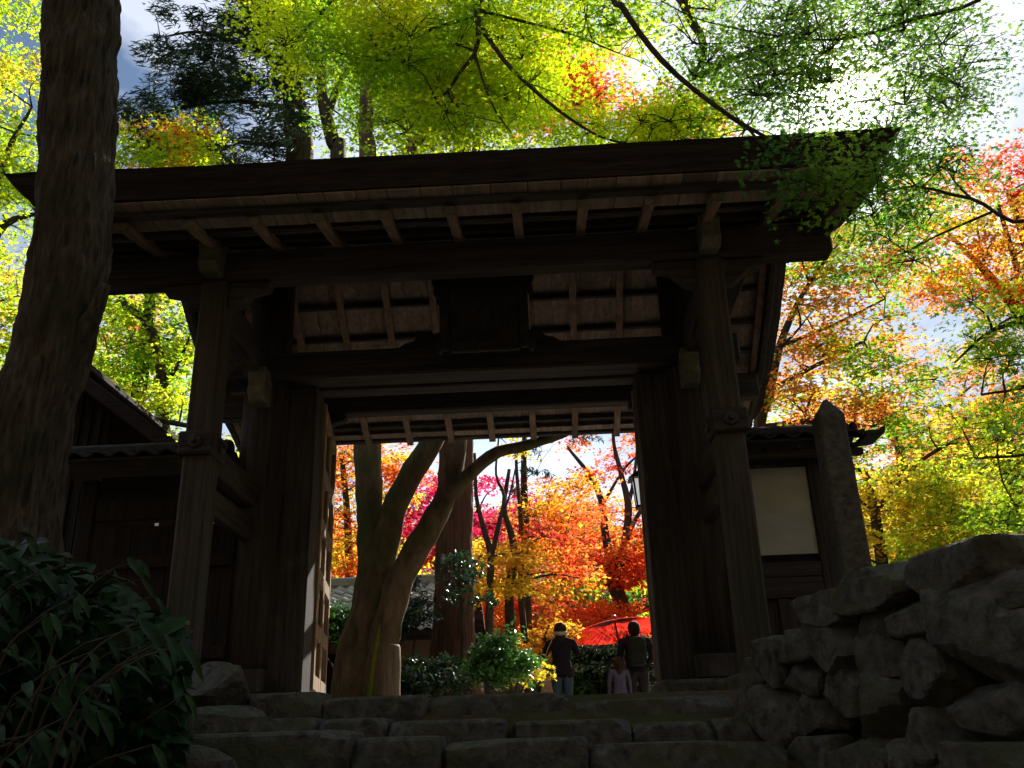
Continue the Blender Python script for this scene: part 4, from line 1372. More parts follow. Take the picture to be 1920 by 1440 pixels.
# the leaning trunk in front of the gate
tr = thing('leaning_tree', (-2.3, 4.6, -.3), 'thick furrowed trunk leaning up in front of the left end of the roof', 'tree')
path = P((-20, 1180, .30), (8, 1000, .25), (38, 850, .225), (80, 700, .20), (118, 560, .20), (134, 430, .205), (143, 300, .21), (152, 0, .228), (150, -200, .24), (150, -500, .22), Y=4.6)
path = [(path[0][0] - .1, 4.6, -.5, .46)] + path
vf = tube(path, 120, .03, .15, 3.0, 3, .08, .034)
mesh_obj('trunk', vf[0], vf[1], BARK, tr, True)
vf = tube(P((105, 740, .09, 4.6), (140, 660, .075, 4.56), (168, 605, .052, 4.52), (188, 560, .036, 4.5), (198, 535, .03, 4.5)), 24, .03, .12, 7, 4, 0, .008)
mesh_obj('branch_stub', vf[0], vf[1], BARK, tr, True)
vf = tube([(*at(150, -500, 4.6), .2), (-2.0, 4.2, 7.6, .17), (-1.2, 3.4, 9.0, .1)], 14, .2, .1, 3, 8)
mesh_obj('limb', vf[0], vf[1], BARK, tr, True)

_c = crown((0.2, .6, 9.2), (7.0, 5.6, 1.6), 120, 1.1, .3, 7, 17)  # crown overhead, out of view, added to cut skylight on the foreground
_cc, _nn = [], []
for (x_, y_, z_, r_, _r2, h_, k_) in _c:
    q_ = 110
    a_ = NP.uniform(0, 6.283, q_); b_ = np.sqrt(NP.uniform(0, 1, q_)) * r_
    _cc.append(np.stack([x_ + np.cos(a_) * b_, y_ + np.sin(a_) * b_, z_ + NP.normal(scale=h_, size=q_)], 1)); _nn.append(np.array([0, 0, 1]) + NP.normal(scale=.4, size=(q_, 3)))
_cc, _nn = np.vstack(_cc), np.vstack(_nn)
leaf_cloud('crown', _cc, _nn, .17, 'oval', pal_color(_cc, [DEEP, (.05, .12, .02)], .5, 3), LEAF, tr)

# the forked tree seen through the gate, its stems rising behind the roof
zk_trunk = P((664, 1345, .31), (676, 1230, .26), (690, 1130, .205), (697, 1060, .175), (692, 950, .165), (690, 830, .16), (690, 600, .15), (690, 300, .115), (686, 230, .10), (690, 60, .06), Y=11.0)
zk_limbs = [P((694, 1180, .15, 11.0), (722, 1040, .155, 10.9), (738, 960, .15, 10.85), (775, 880, .145, 10.8), (812, 815, .14, 10.8), (830, 650, .12, 10.9), (770, 300, .085, 11), (792, 255, .075, 11), (840, 120, .05, 11)),
            P((694, 1320, .19, 10.9), (724, 1185, .168, 10.8), (750, 1085, .155, 10.75), (798, 1000, .145, 10.7), (836, 930, .135, 10.7), (853, 860, .125, 10.7), (858, 790, .11, 10.7), (880, 500, .08, 10.8), (900, 150, .05, 11)),
            P((848, 922, .11, 10.7), (872, 897, .085, 10.6), (905, 868, .075, 10.55), (935, 847, .068, 10.5), (991, 834, .06, 10.4), (1055, 812, .05, 10.3), (1130, 770, .04, 10.3))]
zk_pads = pads_box(650, 60, 900, 290, 11.2, 13.4, 34, .6, .16, 9, 1) + pads_box(700, 150, 960, 290, 11, 13, 18, .6, .16, 9, 2) + pads_box(960, 230, 1250, 290, 11, 13, 10, .5, .14, 9, 202)
tree('forked_tree', 'big tree forking into three mossy stems just behind the gate', 'tree', zk_trunk, zk_limbs, zk_pads, [GRASS, LIME, GRASS, LIME, DEEP], leaf='tri', size=.075, per=22, rs=.34, bark=BARK_Z, seed=3, sides=30, rough=.24, freq=.35, furrow=.012)
o = mesh_obj('moss_seam', *tube(P((692, 1310, .03, 10.70), (700, 1240, .026, 10.66), (712, 1180, .02, 10.65), (722, 1120, .012, 10.66)), 6, .06, .3, 8, 2), plain('bright moss', (.16, .20, .02), .95, .1), [c for c in COL.objects if c.name == 'forked_tree'][0], True)

# cedar beside it
ce = P((848, 1345, .44), (850, 1240, .33), (851, 1150, .285), (852, 1000, .262), (856, 830, .25), (862, 500, .2), (866, 260, .15), (868, 40, .10), Y=13.0)
tree('cedar', 'straight red barked cedar with a flared foot behind the forked tree', 'tree', ce, [], pads_box(790, -120, 960, 180, 12.2, 13.8, 16, .5, .2, 8, 6), [(.02, .05, .02), (.05, .10, .03)], leaf='needle', size=.16, per=30, rs=.28, bark=BARK_C, seed=5, mat=NEEDLE, sides=30, rough=.06, tilt=.9, furrow=.018)
# climbing evergreen leaves on the cedar's foot
tree('climbing_evergreen', 'glossy evergreen leaves climbing the foot of the cedar', 'shrub', [(*at(862, 1330, 12.3), .03), (*at(868, 1200, 12.3), .025), (*at(860, 1060, 12.3), .015)], [],
     [pad_at(850, 1035, 12.2, .15, .1, 5), pad_at(838, 1065, 12.2, .14, .1, 5), pad_at(868, 1085, 12.2, .2, .1, 6), pad_at(838, 1110, 12.2, .14, .08, 4), pad_at(905, 1118, 12.2, .18, .08, 5), pad_at(885, 1060, 12.3, .15, .08, 4)],
     [(.02, .06, .02), (.03, .10, .025)], leaf='oval', size=.085, per=15, rs=.12, seed=8, mat=GLOSSY, tilt=.6, up=(0, -.5, 1), twig=.012)


def maple(label, trunk, limbs, pads, pal, Y=None, **kw):
    kw.setdefault('leaf', 'tri')
    return tree('maple_tree', label, 'tree', trunk, limbs, pads, pal, group='maples around the gate', **kw)


def bush(label, px, py, Y, r, rz, n, pal, mat=None, leaf='oval', size=.075, seed=0, per=16, rs=.13, stems=3, name='evergreen_shrub', zb=None):
    c = at(px, py, Y)
    g = np.random.default_rng(seed)
    gz = ground_z(c[0], Y)
    st = [[(c[0] + g.normal(scale=.05), Y, gz - .05, .022), (c[0] + g.normal(scale=.15), Y + g.normal(scale=.1), (gz + c[2]) / 2, .016), (c[0] + g.normal(scale=.25), Y + g.normal(scale=.2), c[2], .008)] for _ in range(stems)]
    return tree(name, label, 'shrub', st[0], st[1:], crown(c, (r, r * .8, rz), n, .2, .1, 6, seed), pal, leaf=leaf, size=size, per=per, rs=rs, seed=seed, mat=mat or GLOSSY, tilt=.6, up=(0, -.25, 1), twig=.01, sides=6)


EV = [(.03, .085, .03), (.05, .14, .035), (.08, .2, .04)]
EVD = [(.022, .055, .022), (.045, .105, .035)]
bush('glossy camellia shrub whose leaves glint at the foot of the cedar', 800, 1258, 11.6, .55, .13, 20, EV, seed=21)
bush('rounded green camellia shrub right of the cedar', 938, 1232, 11.8, .38, .30, 32, [(.05, .16, .03), (.10, .32, .04), (.07, .2, .03)], seed=22)
bush('dark camellia shrub between the forked tree and the cedar', 752, 1125, 12.4, .34, .40, 22, EVD, seed=23)
bush('low dark shrub between the wooden post and the cedar', 800, 1275, 11.3, .5, .12, 16, EVD, seed=24)
bush('thin leafy shrub in front of the tiled roof', 638, 1165, 12.2, .22, .22, 12, [(.05, .14, .02), (.09, .26, .02)], seed=25)
bush('yellow leaved shrub beside the photographer', 985, 1258, 12.6, .14, .10, 7, [GOLD, YELLOW], mat=LEAF, leaf='tri', size=.07, seed=26)
for i, (px, lab) in enumerate(((1085, 'dark clipped shrub behind the photographer'), (1130, 'dark shrub behind the parasol pole'), (1015, 'dark shrub left of the photographer'), (1215, 'dark shrub at the right edge of the gateway'))):
    bush(lab, px, 1262, 19.5, 1.0, .62, 34, EVD if i % 2 else EV, size=.10, seed=30 + i, per=22, rs=.22)

# maples filling the view through the gateway
OR = [GOLD, ORANGE, SCARLET, ORANGE]
maple('orange maple behind the tiled house', root_down(P((655, 1100, .09, 18.5), (650, 950, .07, 18.5), (640, 850, .05, 18.5))), [],
      pads_box(590, 820, 690, 1085, 17.5, 20.5, 34, .62, .16, 10, 41) + pads_box(690, 820, 780, 930, 18, 20, 14, .5, .16, 9, 42), [GOLD, ORANGE, SCARLET, ORANGE, RED, YELLOW], size=.085, per=26, rs=.32, seed=41, freq=.7)
maple('crimson maple far behind the forked stems', root_down(P((850, 1150, .12, 26), (870, 1020, .09, 26), (900, 950, .06, 26))), [],
      pads_box(740, 900, 1030, 1060, 24, 28, 48, .85, .2, 11, 43), [CRIMSON, (.8, .05, .16), CRIMSON, RED], size=.12, per=28, rs=.42, seed=43, freq=.3)
maple('slender maple with a forked stem and yellow leaves right of the cedar', root_down(P((917, 1180, .065), (918, 1100, .06), (920, 1040, .055), (905, 985, .045), (893, 930, .035), (890, 850, .025), Y=15)),
      [P((921, 1045, .045), (935, 985, .042), (945, 930, .03), (930, 890, .022), (935, 820, .015), Y=15), P((938, 975, .02), (955, 930, .018), (968, 870, .012), Y=15)],
      pads_box(870, 1015, 1010, 1110, 14.5, 17, 24, .45, .13, 9, 44) + pads_box(900, 800, 1000, 860, 14.5, 16, 2, .3, .12, 4, 45), [GOLD, YELLOW, GOLD, (.6, .62, .04)], size=.075, per=22, rs=.26, seed=44)
maple('dark stemmed maple with two straight trunks left of the photographer', root_down(P((958, 1200, .085), (955, 1100, .08), (966, 1050, .07), (958, 1000, .055), (945, 950, .045), (955, 880, .03), Y=15.6)),
      [P((984, 1200, .06, 16.2), (976, 1110, .055, 16.2), (978, 1030, .05, 16.2), (975, 960, .04, 16.2), (968, 870, .03, 16.2), (970, 800, .02, 16.2)), P((968, 1040, .03, 15.6), (1010, 1010, .02, 15.6), (1060, 1000, .012, 15.6), (1110, 1025, .008, 15.6))],
      pads_box(985, 900, 1110, 1000, 15, 18, 22, .5, .13, 9, 46) + pads_box(1000, 1010, 1090, 1080, 15, 18, 10, .45, .13, 8, 47), [SCARLET, ORANGE, GOLD, ORANGE, SCARLET], size=.085, per=15, rs=.28, seed=46)
maple('spreading orange maple behind the red parasol', root_down(P((1178, 1190, 0.207), (1168, 1140, 0.195), (1150, 1090, 0.171), (1138, 1040, 0.134), Y=24)),
      [P((1152, 1090, 0.146), (1135, 1000, 0.110), (1128, 940, 0.091), (1105, 890, 0.067), (1065, 840, 0.037), Y=24), P((1150, 1090, 0.146), (1172, 1020, 0.122), (1178, 950, 0.104), (1165, 890, 0.073), (1150, 820, 0.049), (1160, 740, 0.037), Y=24),
       P((1172, 1010, 0.073), (1200, 960, 0.061), (1225, 930, 0.049), Y=23.7), P((1178, 950, 0.061), (1188, 900, 0.049), (1196, 830, 0.037), Y=24.3), P((1180, 1180, 0.098), (1215, 1140, 0.073), (1260, 1120, 0.061), Y=23.7), P((1130, 945, 0.049), (1170, 880, 0.037), (1200, 850, 0.024), Y=24.4)],
      pads_box(1090, 1000, 1250, 1080, 22.6, 26, 38, .72, .17, 10, 48) + pads_box(1040, 1130, 1240, 1185, 22.6, 25.5, 28, .62, .14, 9, 49) + pads_box(1060, 800, 1260, 990, 22.6, 26.5, 16, .60, .16, 8, 50),
      [SCARLET, ORANGE, RED, ORANGE, SCARLET, RED], size=.115, per=24, rs=.42, seed=48, freq=.5)
maple('low scarlet maple glowing beyond the two straight trunks', root_down(P((890, 1230, .06, 21), (890, 1150, .05, 21), (900, 1100, .03, 21))), [],
      pads_box(850, 1090, 1010, 1190, 19, 22, 34, .6, .15, 10, 51), [ORANGE, GOLD, SCARLET, RED, ORANGE], size=.09, per=26, rs=.34, seed=51, freq=.7)
maple('yellow maple sapling just left of the photographer', root_down(P((1020, 1240, .03, 17), (1020, 1200, .025, 17), (1030, 1170, .015, 17))), [],
      pads_box(990, 1150, 1070, 1225, 16.6, 18, 14, .34, .12, 8, 52), [YELLOW, (.62, .60, .05), GOLD], size=.075, per=20, rs=.22, seed=52)
maple('olive green maple arching above the parasol', root_down(P((1235, 1240, .04, 18), (1225, 1190, .03, 18), (1190, 1165, .015, 18))), [],
      [pad_at(1195, 1160, 18, .35, .08, 9), pad_at(1165, 1172, 18, .3, .08, 8), pad_at(1222, 1165, 18, .35, .1, 9)], [GRASS, LIME], size=.07, per=24, rs=.22, seed=53)
maple('golden maple in the distance under the bright sky', root_down(P((1060, 1130, .12, 31), (1050, 1000, .1, 31), (1040, 940, .06, 31))), [],
      pads_box(960, 930, 1240, 1040, 29, 33, 24, .9, .2, 9, 54), [ORANGE, SCARLET, GOLD, ORANGE], size=.12, per=22, rs=.45, seed=54, freq=.3)
tree('pine_tree', 'thin green pine among the slender maples', 'tree', root_down(P((988, 1150, .09, 17.5), (985, 1000, .08, 17.5), (982, 880, .06, 17.5), (985, 780, .04, 17.5))), [],
     [pad_at(985, 840, 17.5, .3, .12, 6), pad_at(1005, 880, 17.5, .25, .1, 5), pad_at(975, 920, 17.5, .22, .1, 5), pad_at(995, 960, 17.5, .2, .1, 4), pad_at(1100, 815, 17.4, .2, .1, 4)], [(.05, .10, .03), (.08, .14, .04)], leaf='needle', size=.14, per=26, rs=.16, seed=55, mat=NEEDLE, tilt=.9, hang=(0, 0, -1))

# lime maple whose limbs arch over from behind the camera
ov_trunk = [(-2.2, -3.2, -2.0, .30), (-2.0, -2.6, 1.0, .26), (-1.5, -1.2, 4.0, .22), (-.8, .6, 6.2, .17), (.1, 3.0, 7.6, .11)]
ov_limbs = [[(.1, 3.0, 7.6, .10)] + P((895, -90, .045, 6.4), (894, 10, .034, 6.5), (898, 50, .03, 6.5), (890, 100, .02, 6.5), (862, 135, .017, 6.5), (840, 170, .014, 6.5), (795, 212, .009, 6.6)),
            P((898, 45, .026, 6.5), (925, 85, .022, 6.5), (962, 132, .018, 6.4), (1045, 205, .014, 6.3), (1130, 258, .010, 6.2), (1210, 272, .006, 6.1)),
            P((890, 95, .012, 6.5), (905, 150, .010, 6.5), (930, 210, .008, 6.5), (960, 250, .005, 6.5)),
            P((900, 20, .016, 6.5), (1000, 45, .012, 6.5), (1075, 65, .009, 6.4), (1160, 100, .006, 6.4)),
            [(.1, 3.0, 7.6, .10)] + P((1120, -90, .024, 4.7), (1165, 10, .022, 4.75), (1240, 112, .019, 4.8), (1330, 190, .016, 4.85), (1405, 240, .013, 4.9), (1470, 275, .010, 4.9), (1560, 330, .007, 4.95), (1640, 385, .005, 5.0)),
            P((1400, 238, .01, 4.9), (1440, 285, .007, 4.95), (1470, 330, .005, 5.0), (1500, 370, .003, 5.0)),
            [(.1, 3.0, 7.6, .08)] + P((720, -120, .03, 7.0), (640, -20, .022, 7.2), (560, 70, .014, 7.3), (500, 140, .008, 7.4))]
ov_pads = pads_box(500, -90, 800, 120, 6.6, 8.6, 36, .42, .07, 9, 61) + pads_box(700, -90, 1000, 245, 6.3, 8.2, 66, .42, .07, 9, 62) + pads_box(1060, -90, 1300, 60, 6.0, 7.8, 12, .40, .07, 9, 63) + pads_box(1080, 190, 1320, 265, 6.0, 7.8, 14, .36, .07, 9, 163)
maple('lime green maple arching over the middle of the roof', ov_trunk, ov_limbs, ov_pads, [LIME, (.70, .80, .015), GRASS, LIME, (.84, .84, .02)], leaf='star', size=.060, per=46, rs=.29, seed=61, tilt=.32, dense_twigs=True, freq=.45)
# green maple from the right, hanging over the roof corner in front of the sun
rt_trunk = [(5.6, 1.2, -.2, .26), (5.4, 1.4, 2.0, .22), (5.2, 2.0, 4.4, .19), (4.6, 3.4, 6.4, .13), (3.6, 5.0, 7.6, .08)]
rt_limbs = [[(4.9, 2.8, 5.6, .1), (3.9, 4.4, 6.4, .04)] + P((1880, -60, .02, 5.6), (1700, 40, .014, 5.9), (1540, 75, .010, 6.2), (1330, 42, .007, 6.4), (1240, 2, .005, 6.5)),
            [(3.6, 5.0, 7.6, .07)] + P((1295, -80, .06, 7.2), (1286, 15, .05, 7.2), (1312, 62, .042, 7.2), (1320, 105, .034, 7.2), (1300, 140, .02, 7.2)),
            P((1318, 140, .03, 7.2), (1352, 122, .03, 7.2), (1396, 100, .02, 7.2)),
            [(5.2, 2.0, 4.4, .08), (4.4, 3.8, 4.6, .05)] + P((1960, 380, .02, 6.4), (1820, 372, .014, 6.3), (1720, 350, .010, 6.2), (1640, 365, .005, 6.0))]
rt_pads = (pads_box(1290, -90, 1560, 240, 5.8, 7.6, 44, .42, .12, 8, 64) + pads_box(1540, -60, 1800, 320, 5.6, 7.4, 44, .42, .12, 8, 65) + pads_box(1400, 260, 1660, 340, 4.75, 5.2, 7, .22, .05, 5, 66)
           + pads_box(1480, 330, 1620, 420, 4.8, 5.2, 3, .2, .05, 5, 67) + pads_box(1600, 330, 1800, 480, 6.0, 7.5, 14, .34, .1, 7, 68))
maple('green maple hanging over the right roof corner against the sun', rt_trunk, rt_limbs, rt_pads, [DEEP, GRASS, (.12, .26, .03), (.30, .46, .04), DEEP], leaf='star', size=.058, per=28, rs=.26, seed=64, tilt=.32, dense_twigs=True, freq=.5)

maple('scarlet maple glimpsed through the green above the roof', P((1330, 1240, .2, 13), (1320, 900, .16, 13), (1260, 500, .14, 13), (1130, 330, .12, 13), (1120, 220, .1, 13), (1100, 120, .06, 13)), [], pads_box(970, 80, 1150, 215, 11, 13, 30, .5, .12, 10, 69) + pads_box(1210, 190, 1330, 262, 12, 13.6, 10, .4, .12, 8, 70), [RED, SCARLET, ORANGE], size=.08, per=22, rs=.3, seed=69)
maple('tall green maple with a bent stem standing behind the roof', root_down(P((634, 320, .14, 13), (628, 280, .13, 13), (616, 235, .12, 13), (604, 175, .1, 13), (604, 110, .07, 13))), [P((612, 220, .08, 13), (640, 150, .06, 13), (690, 80, .04, 13))],
      pads_box(560, 0, 800, 250, 12.8, 15.5, 38, .6, .16, 9, 71), [GRASS, (.14, .3, .03), LIME, DEEP], size=.08, per=22, rs=.34, seed=71)
# conifer at the upper left
cf = root_down(P((560, 320, .26), (556, 250, .24), (548, 150, .2), (540, 20, .15), (536, -80, .1), Y=14))
cf_limbs = [P((552, 205, .07), (490, 195, .05), (430, 190, .035), (330, 205, .02), (260, 225, .01), Y=13.4), P((548, 120, .06), (470, 90, .045), (380, 60, .03), (300, 70, .015), Y=13.2), P((553, 270, .06), (480, 270, .04), (400, 260, .025), (310, 255, .012), Y=13.6),
            P((545, 60, .05), (500, 20, .04), (440, -10, .03), Y=13.4), P((545, 140, .05), (600, 110, .03), (660, 100, .015), Y=13.2)]
cf_pads = pads_box(400, -60, 560, 150, 12.6, 14.2, 26, .42, .12, 8, 72) + pads_box(300, 120, 560, 300, 12.6, 14.4, 40, .42, .10, 9, 73) + pads_box(230, 190, 360, 300, 12.8, 14, 12, .34, .1, 8, 74) + pads_box(260, 0, 400, 100, 12.8, 13.6, 8, .3, .12, 7, 75)
tree('conifer', 'dark needled conifer rising behind the left half of the roof', 'tree', cf, cf_limbs, cf_pads, [(.035, .07, .045), (.06, .11, .06), (.035, .075, .035)], leaf='needle', size=.17, per=24, rs=.24, seed=72, mat=NEEDLE, tilt=.7, hang=(-.8, -.3, -.35), bark=BARK)
# left side
maple('yellow green maple left of the leaning trunk', root_down(P((-60, 600, .14, 12), (-30, 480, .12, 12), (10, 420, .06, 12), (70, 400, .03, 12))), [P((-50, 560, .08, 12), (10, 300, .05, 12), (60, 200, .02, 12))],
      pads_box(-90, -60, 110, 330, 11, 13.5, 46, .55, .15, 9, 76) + pads_box(-90, 330, 70, 720, 10.5, 13, 34, .55, .15, 9, 77) + pads_box(-330, 100, -60, 600, 11, 13.5, 24, .6, .16, 9, 177), [LIME, GRASS, (.7, .72, .03), GRASS, LIME, (.8, .62, .05)], size=.08, per=22, rs=.32, seed=76, freq=.6)
maple('lime maple with an orange spray just above the left roof end', root_down(P((300, 420, .1, 12.4), (290, 320, .08, 12.4), (270, 260, .05, 12.4))), [], pads_box(205, 220, 400, 325, 11.6, 13.2, 22, .45, .13, 9, 78), [LIME, GRASS, LIME, ORANGE, LIME], size=.075, per=22, rs=.3, seed=78, freq=.9)
maple('lime maple with a crooked stem seen between trunk and gate post', root_down(P((308, 880, .085), (306, 800, .08), (304, 720, .075), (292, 640, .068), (268, 595, .06), (236, 575, .05), (226, 545, .04), Y=11.5)),
      [P((274, 598, .05), (285, 560, .04), (296, 530, .03), (310, 480, .02), Y=11.5), P((304, 730, .04), (330, 690, .03), (352, 640, .02), (362, 600, .012), Y=11.5), P((210, 772, .03), (260, 780, .035), (310, 790, .04), (360, 800, .03), Y=11.2)],
      pads_box(150, 620, 380, 850, 10.8, 13, 44, .5, .13, 9, 79) + pads_box(190, 520, 390, 640, 11, 13, 18, .45, .13, 8, 80), [LIME, GRASS, LIME, (.7, .7, .05), GRASS], size=.07, per=22, rs=.3, seed=79, freq=.6)
maple('pink orange maple far behind the crooked stem', root_down(P((240, 900, .1, 19), (240, 700, .08, 19), (250, 600, .05, 19))), [], pads_box(180, 530, 340, 700, 18, 21, 26, .6, .16, 9, 81), [ORANGE, GOLD, LIME, (.8, .25, .12)], size=.09, per=22, rs=.36, seed=81)
maple('green maple behind the storehouse roof', root_down(P((170, 900, .12, 15), (180, 760, .1, 15), (200, 680, .06, 15))), [], pads_box(120, 640, 400, 860, 14, 17, 40, .6, .16, 9, 82) + pads_box(180, 940, 350, 1080, 14, 16, 12, .5, .16, 9, 182), [LIME, GRASS, YELLOW, GRASS], size=.085, per=22, rs=.36, seed=82)
# right side
maple('green and orange maple close behind the right roof verge', root_down(P((1425, 830, .08, 11.4), (1442, 740, .07, 11.4), (1462, 650, .055, 11.4), (1500, 560, .035, 11.4), (1560, 470, .02, 11.4))),
      [P((1445, 730, .04, 11.4), (1520, 690, .03, 11.3), (1620, 640, .018, 11.2)), P((1430, 800, .04, 11.4), (1530, 790, .03, 11.3), (1640, 800, .015, 11.2)), P((1462, 650, .035, 11.4), (1560, 610, .02, 11.3), (1660, 560, .012, 11.2)), P((1480, 840, .02, 11), (1500, 800, .02, 11), (1530, 720, .015, 11.2))],
      pads_box(1440, 400, 1700, 600, 10.2, 12.6, 40, .44, .11, 8, 83) + pads_box(1430, 590, 1700, 790, 10.2, 12.6, 40, .44, .11, 8, 84) + pads_box(1430, 790, 1560, 1080, 10.6, 12.6, 20, .42, .11, 8, 85),
      [GRASS, LIME, ORANGE, GRASS, SCARLET, GOLD, (.9, .2, .1), GRASS], size=.068, per=25, rs=.28, seed=83, tilt=.35, freq=.75)
maple('orange maple with a red top at the right edge', root_down(P((1990, 760, .16, 14.5), (1950, 640, .14, 14.5), (1890, 560, .09, 14.5), (1840, 500, .06, 14.5), (1790, 450, .035, 14.5))), [P((1940, 620, .07, 14.5), (1900, 480, .05, 14.5), (1870, 380, .03, 14.5)), P((1850, 515, .03, 14.5), (1835, 440, .02, 14.5), (1820, 380, .012, 14.5))],
      pads_box(1700, 340, 1990, 560, 13.4, 15.6, 52, .55, .14, 8, 86) , [GOLD, ORANGE, GOLD, SCARLET, YELLOW], size=.082, per=27, rs=.32, seed=86, freq=.5)
maple('red crowned maple high at the right edge', root_down(P((1960, 640, .14, 16.5), (1930, 480, .1, 16.5), (1890, 360, .05, 16.5))), [], pads_box(1790, 270, 1980, 380, 15.6, 17.4, 20, .5, .14, 8, 87), [RED, SCARLET, ORANGE], size=.085, per=22, rs=.32, seed=87)
maple('bright green maple spray reaching in from the right edge', root_down([(*at(2080, 760, 8.6), .1), (*at(2040, 640, 8.6), .08), (*at(1960, 600, 8.6), .035), (*at(1860, 620, 8.6), .02), (*at(1790, 680, 8.6), .01)]), [P((2020, 640, .04, 8.6), (1930, 720, .02, 8.6), (1840, 740, .012, 8.6)), P((2060, 720, .05, 8.6), (1950, 840, .02, 8.6), (1830, 860, .012, 8.6))],
      pads_box(1800, 540, 1980, 680, 8, 9.2, 15, .32, .09, 8, 88) + pads_box(1740, 640, 1960, 800, 8, 9.2, 12, .3, .09, 7, 89) + pads_box(1850, 800, 1990, 1000, 8, 9.2, 12, .3, .09, 7, 90), [LIME, (.35, .55, .03), GRASS, LIME], leaf='star', size=.075, per=18, rs=.22, seed=88)
maple('yellow maple beyond the stone pillar', root_down(P((1660, 1100, .1, 15), (1640, 960, .08, 15), (1620, 880, .05, 15))), [P((1640, 960, .05, 15), (1720, 870, .035, 15), (1800, 820, .02, 15)), P((1630, 900, .05, 15), (1560, 840, .03, 15), (1500, 800, .02, 15))],
      pads_box(1430, 780, 1760, 960, 13.8, 16.6, 52, .55, .13, 9, 91) + pads_box(1600, 900, 1800, 1080, 13.8, 16.6, 34, .55, .13, 9, 92), [YELLOW, GOLD, LIME, (.85, .5, .06), GRASS], size=.08, per=20, rs=.32, seed=91, freq=.6)
maple('yellow green maple with a dark stem above the boulder wall', root_down(P((1905, 1080, .1, 13.5), (1900, 940, .085, 13.5), (1896, 840, .07, 13.5), (1870, 760, .04, 13.5))), [P((1898, 900, .04, 13.5), (1830, 840, .03, 13.5), (1760, 830, .015, 13.5))],
      pads_box(1720, 830, 1980, 1090, 12.6, 15, 54, .5, .12, 9, 93), [LIME, YELLOW, GRASS, (.8, .7, .05)], size=.075, per=21, rs=.3, seed=93, freq=.6)
maple('pale orange maple in the distance at the right', root_down(P((1700, 1000, .16, 22), (1690, 860, .12, 22), (1660, 760, .07, 22))), [P((1690, 850, .06, 22), (1780, 760, .04, 22), (1850, 700, .02, 22)), P((1690, 850, .06, 22), (1620, 740, .04, 22), (1560, 660, .02, 22))],
      pads_box(1480, 640, 1900, 880, 20, 24, 52, .8, .18, 8, 94), [GOLD, ORANGE, (.95, .4, .15), GOLD], size=.11, per=20, rs=.42, seed=94, freq=.3)
maple('distant yellow maple low at the right', root_down(P((1820, 1120, .14, 24), (1800, 1000, .1, 24), (1790, 940, .06, 24))), [], pads_box(1560, 880, 1990, 1100, 21, 26, 60, .9, .2, 9, 95), [YELLOW, LIME, GRASS, GOLD], size=.12, per=24, rs=.45, seed=95, freq=.3)


# ------------------------------------------------------------------ wooded hillside far behind
def hillside():
    g = np.random.default_rng(99)
    cen, nrm = [], []
    for _ in range(420):
        x = g.uniform(-34, 36); y = g.uniform(31, 50)
        z = ground_z(x, y) + g.uniform(.3, 3.2)
        q = 130
        d = g.normal(size=(q, 3)); d /= np.linalg.norm(d, axis=1, keepdims=True)
        r = g.uniform(.5, 1.0, (q, 1))
        cen.append(np.array([x, y, z]) + d * r * np.array([1.9, 1.6, 1.3])); nrm.append(d + np.array([0, 0, .8]) + g.normal(scale=.4, size=(q, 3)))
    C = np.vstack(cen); Nn = np.vstack(nrm)
    o = leaf_cloud('hillside_forest', C, Nn, .36, 'tri', pal_color(C, [DEEP, GRASS, GOLD, DEEP, ORANGE, GRASS, YELLOW], .12, 4.0), LEAF, None)
    tag(o, 'autumn forest on the hillside far beyond the garden', 'forest', None, 'stuff')


hillside()

# ------------------------------------------------------------------ broad leaved shrub in the lower left corner
def serrated(n=7, width=.30, bend=.25, fold=.12, seed=0):
    rr = random.Random(seed)
    vs, fs = [], []
    for i in range(n * 2 + 1):
        t = i / (n * 2)
        w = width * (math.sin(math.pi * min(1, t * .92 + .06)) ** .75) * (1.0 if i % 2 == 0 else .82)
        if i == n * 2: w = .004
        z = -bend * t * t + .02 * math.sin(t * 9 + seed)
        vs += [(-w / 2, t, z + fold * w), (0, t - .02, z), (w / 2, t, z + fold * w)]
    for i in range(n * 2):
        a = i * 3
        fs += [(a, a + 1, a + 4, a + 3), (a + 1, a + 2, a + 5, a + 4)]
    me = bpy.data.meshes.new('leaf')
    me.from_pydata(vs, [], fs)
    ca = me.attributes.new('leafcol', 'FLOAT_COLOR', 'POINT')
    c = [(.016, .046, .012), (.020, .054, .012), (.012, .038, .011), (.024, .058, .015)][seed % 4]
    ca.data.foreach_set('color', [q for _ in vs for q in (*c, 1.0)])
    me.materials.append(BROAD)
    me.polygons.foreach_set('use_smooth', [True] * len(me.polygons))
    return me


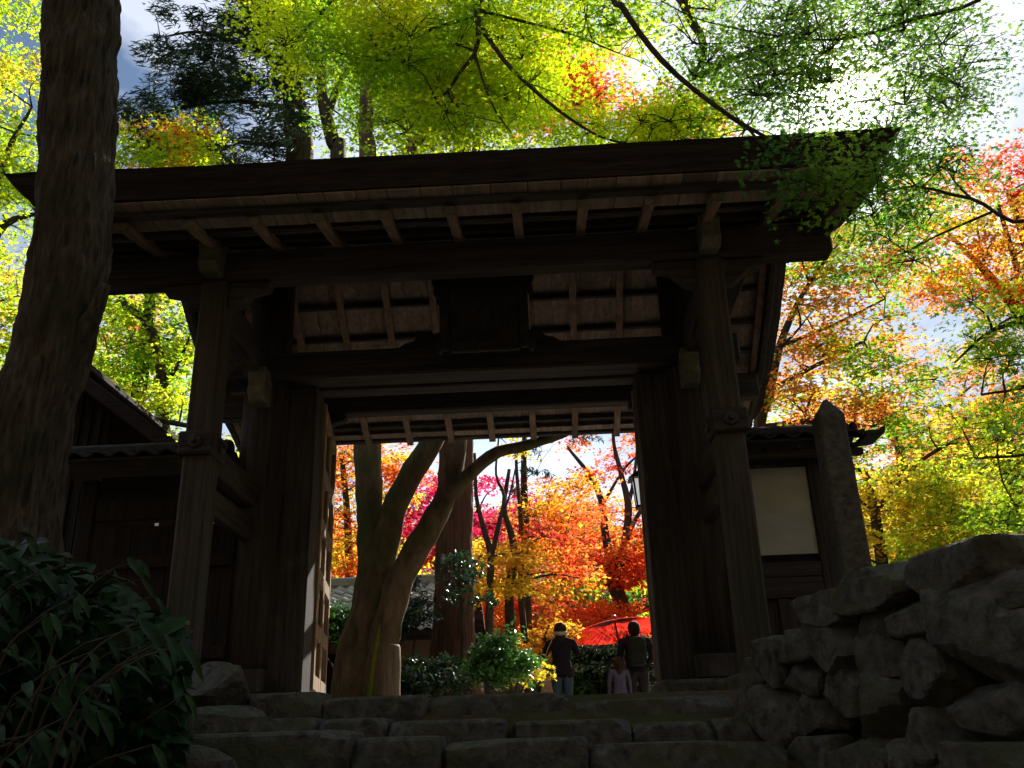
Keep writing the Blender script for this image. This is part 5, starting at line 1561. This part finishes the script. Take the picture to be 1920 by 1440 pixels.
def broad_shrub():
    root = thing('broadleaf_shrub', (-1.75, 3.2, -.6), 'dark shrub of broad serrated leaves filling the lower left corner', 'shrub')
    metas = [serrated(7, .32, .28, .22, 0), serrated(8, .28, .45, .2, 1), serrated(7, .36, .2, .25, 2), serrated(9, .25, .5, .18, 3)]
    g = random.Random(12)
    J = Join()
    made = 0
    for b in range(62):
        px, py, Y = g.uniform(-60, 350), g.uniform(980, 1460), g.uniform(2.7, 4.0)
        top = 965 + max(0, px - 80) * .55 + 30 * math.sin(px * .02)
        if py < top: py = top + g.uniform(0, 120)
        e = Vector(at(px, py, Y))
        rootp = Vector((e.x - g.uniform(.25, .5), Y + g.uniform(-.1, .3), e.z - g.uniform(.35, .6)))
        m = (rootp + e) / 2 + Vector((-.06, 0, .12))
        pth = smooth_path([(*rootp, .009), (*m, .007), (*e, .003)], .05)
        J.add(tube([(*rootp, .006), (*m, .0045), (*e, .002)], 5, .1))
        nl = 5 if b < 60 else 0
        for q in range(nl):
            t = .45 + .55 * q / (nl - 1)
            p = pth[int(t * (len(pth) - 1))]
            side = 1 if q % 2 else -1
            d = Vector((g.uniform(.25, .75), g.uniform(-.7, .1) + .45 * side, g.uniform(-.75, .0))) if q < nl - 1 else Vector((.6, -.3, -.5))
            d.normalize()
            up = Vector((g.uniform(-.3, .3), -.35 + g.uniform(-.3, .2), 1)).normalized()
            s_ = d.cross(up).normalized(); n_ = s_.cross(d)
            k = g.uniform(.065, .125)
            o = bpy.data.objects.new('leaf', g.choice(metas))
            link(o, root)
            o.matrix_basis = Matrix(((s_.x * k, d.x * k, n_.x * k, p[0]), (s_.y * k, d.y * k, n_.y * k, p[1]), (s_.z * k, d.z * k, n_.z * k, p[2]), (0, 0, 0, 1)))
            made += 1
    tag(mesh_obj('stems', J.v, J.f, BARK_T, root, True), None, None, None, 'stuff')
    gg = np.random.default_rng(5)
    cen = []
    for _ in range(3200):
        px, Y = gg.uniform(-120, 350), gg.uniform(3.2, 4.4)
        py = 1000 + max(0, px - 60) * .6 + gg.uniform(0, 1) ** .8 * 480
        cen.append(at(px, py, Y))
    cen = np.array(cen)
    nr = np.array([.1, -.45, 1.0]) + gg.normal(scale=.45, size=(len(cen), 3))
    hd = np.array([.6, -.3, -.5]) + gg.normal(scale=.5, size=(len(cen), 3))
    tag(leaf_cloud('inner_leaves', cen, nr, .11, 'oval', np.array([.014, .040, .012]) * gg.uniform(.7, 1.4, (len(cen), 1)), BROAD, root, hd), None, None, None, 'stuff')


broad_shrub()
print('leaves', tree.count, 'triangles', sum(len(m.polygons) for m in bpy.data.meshes))
#@@END
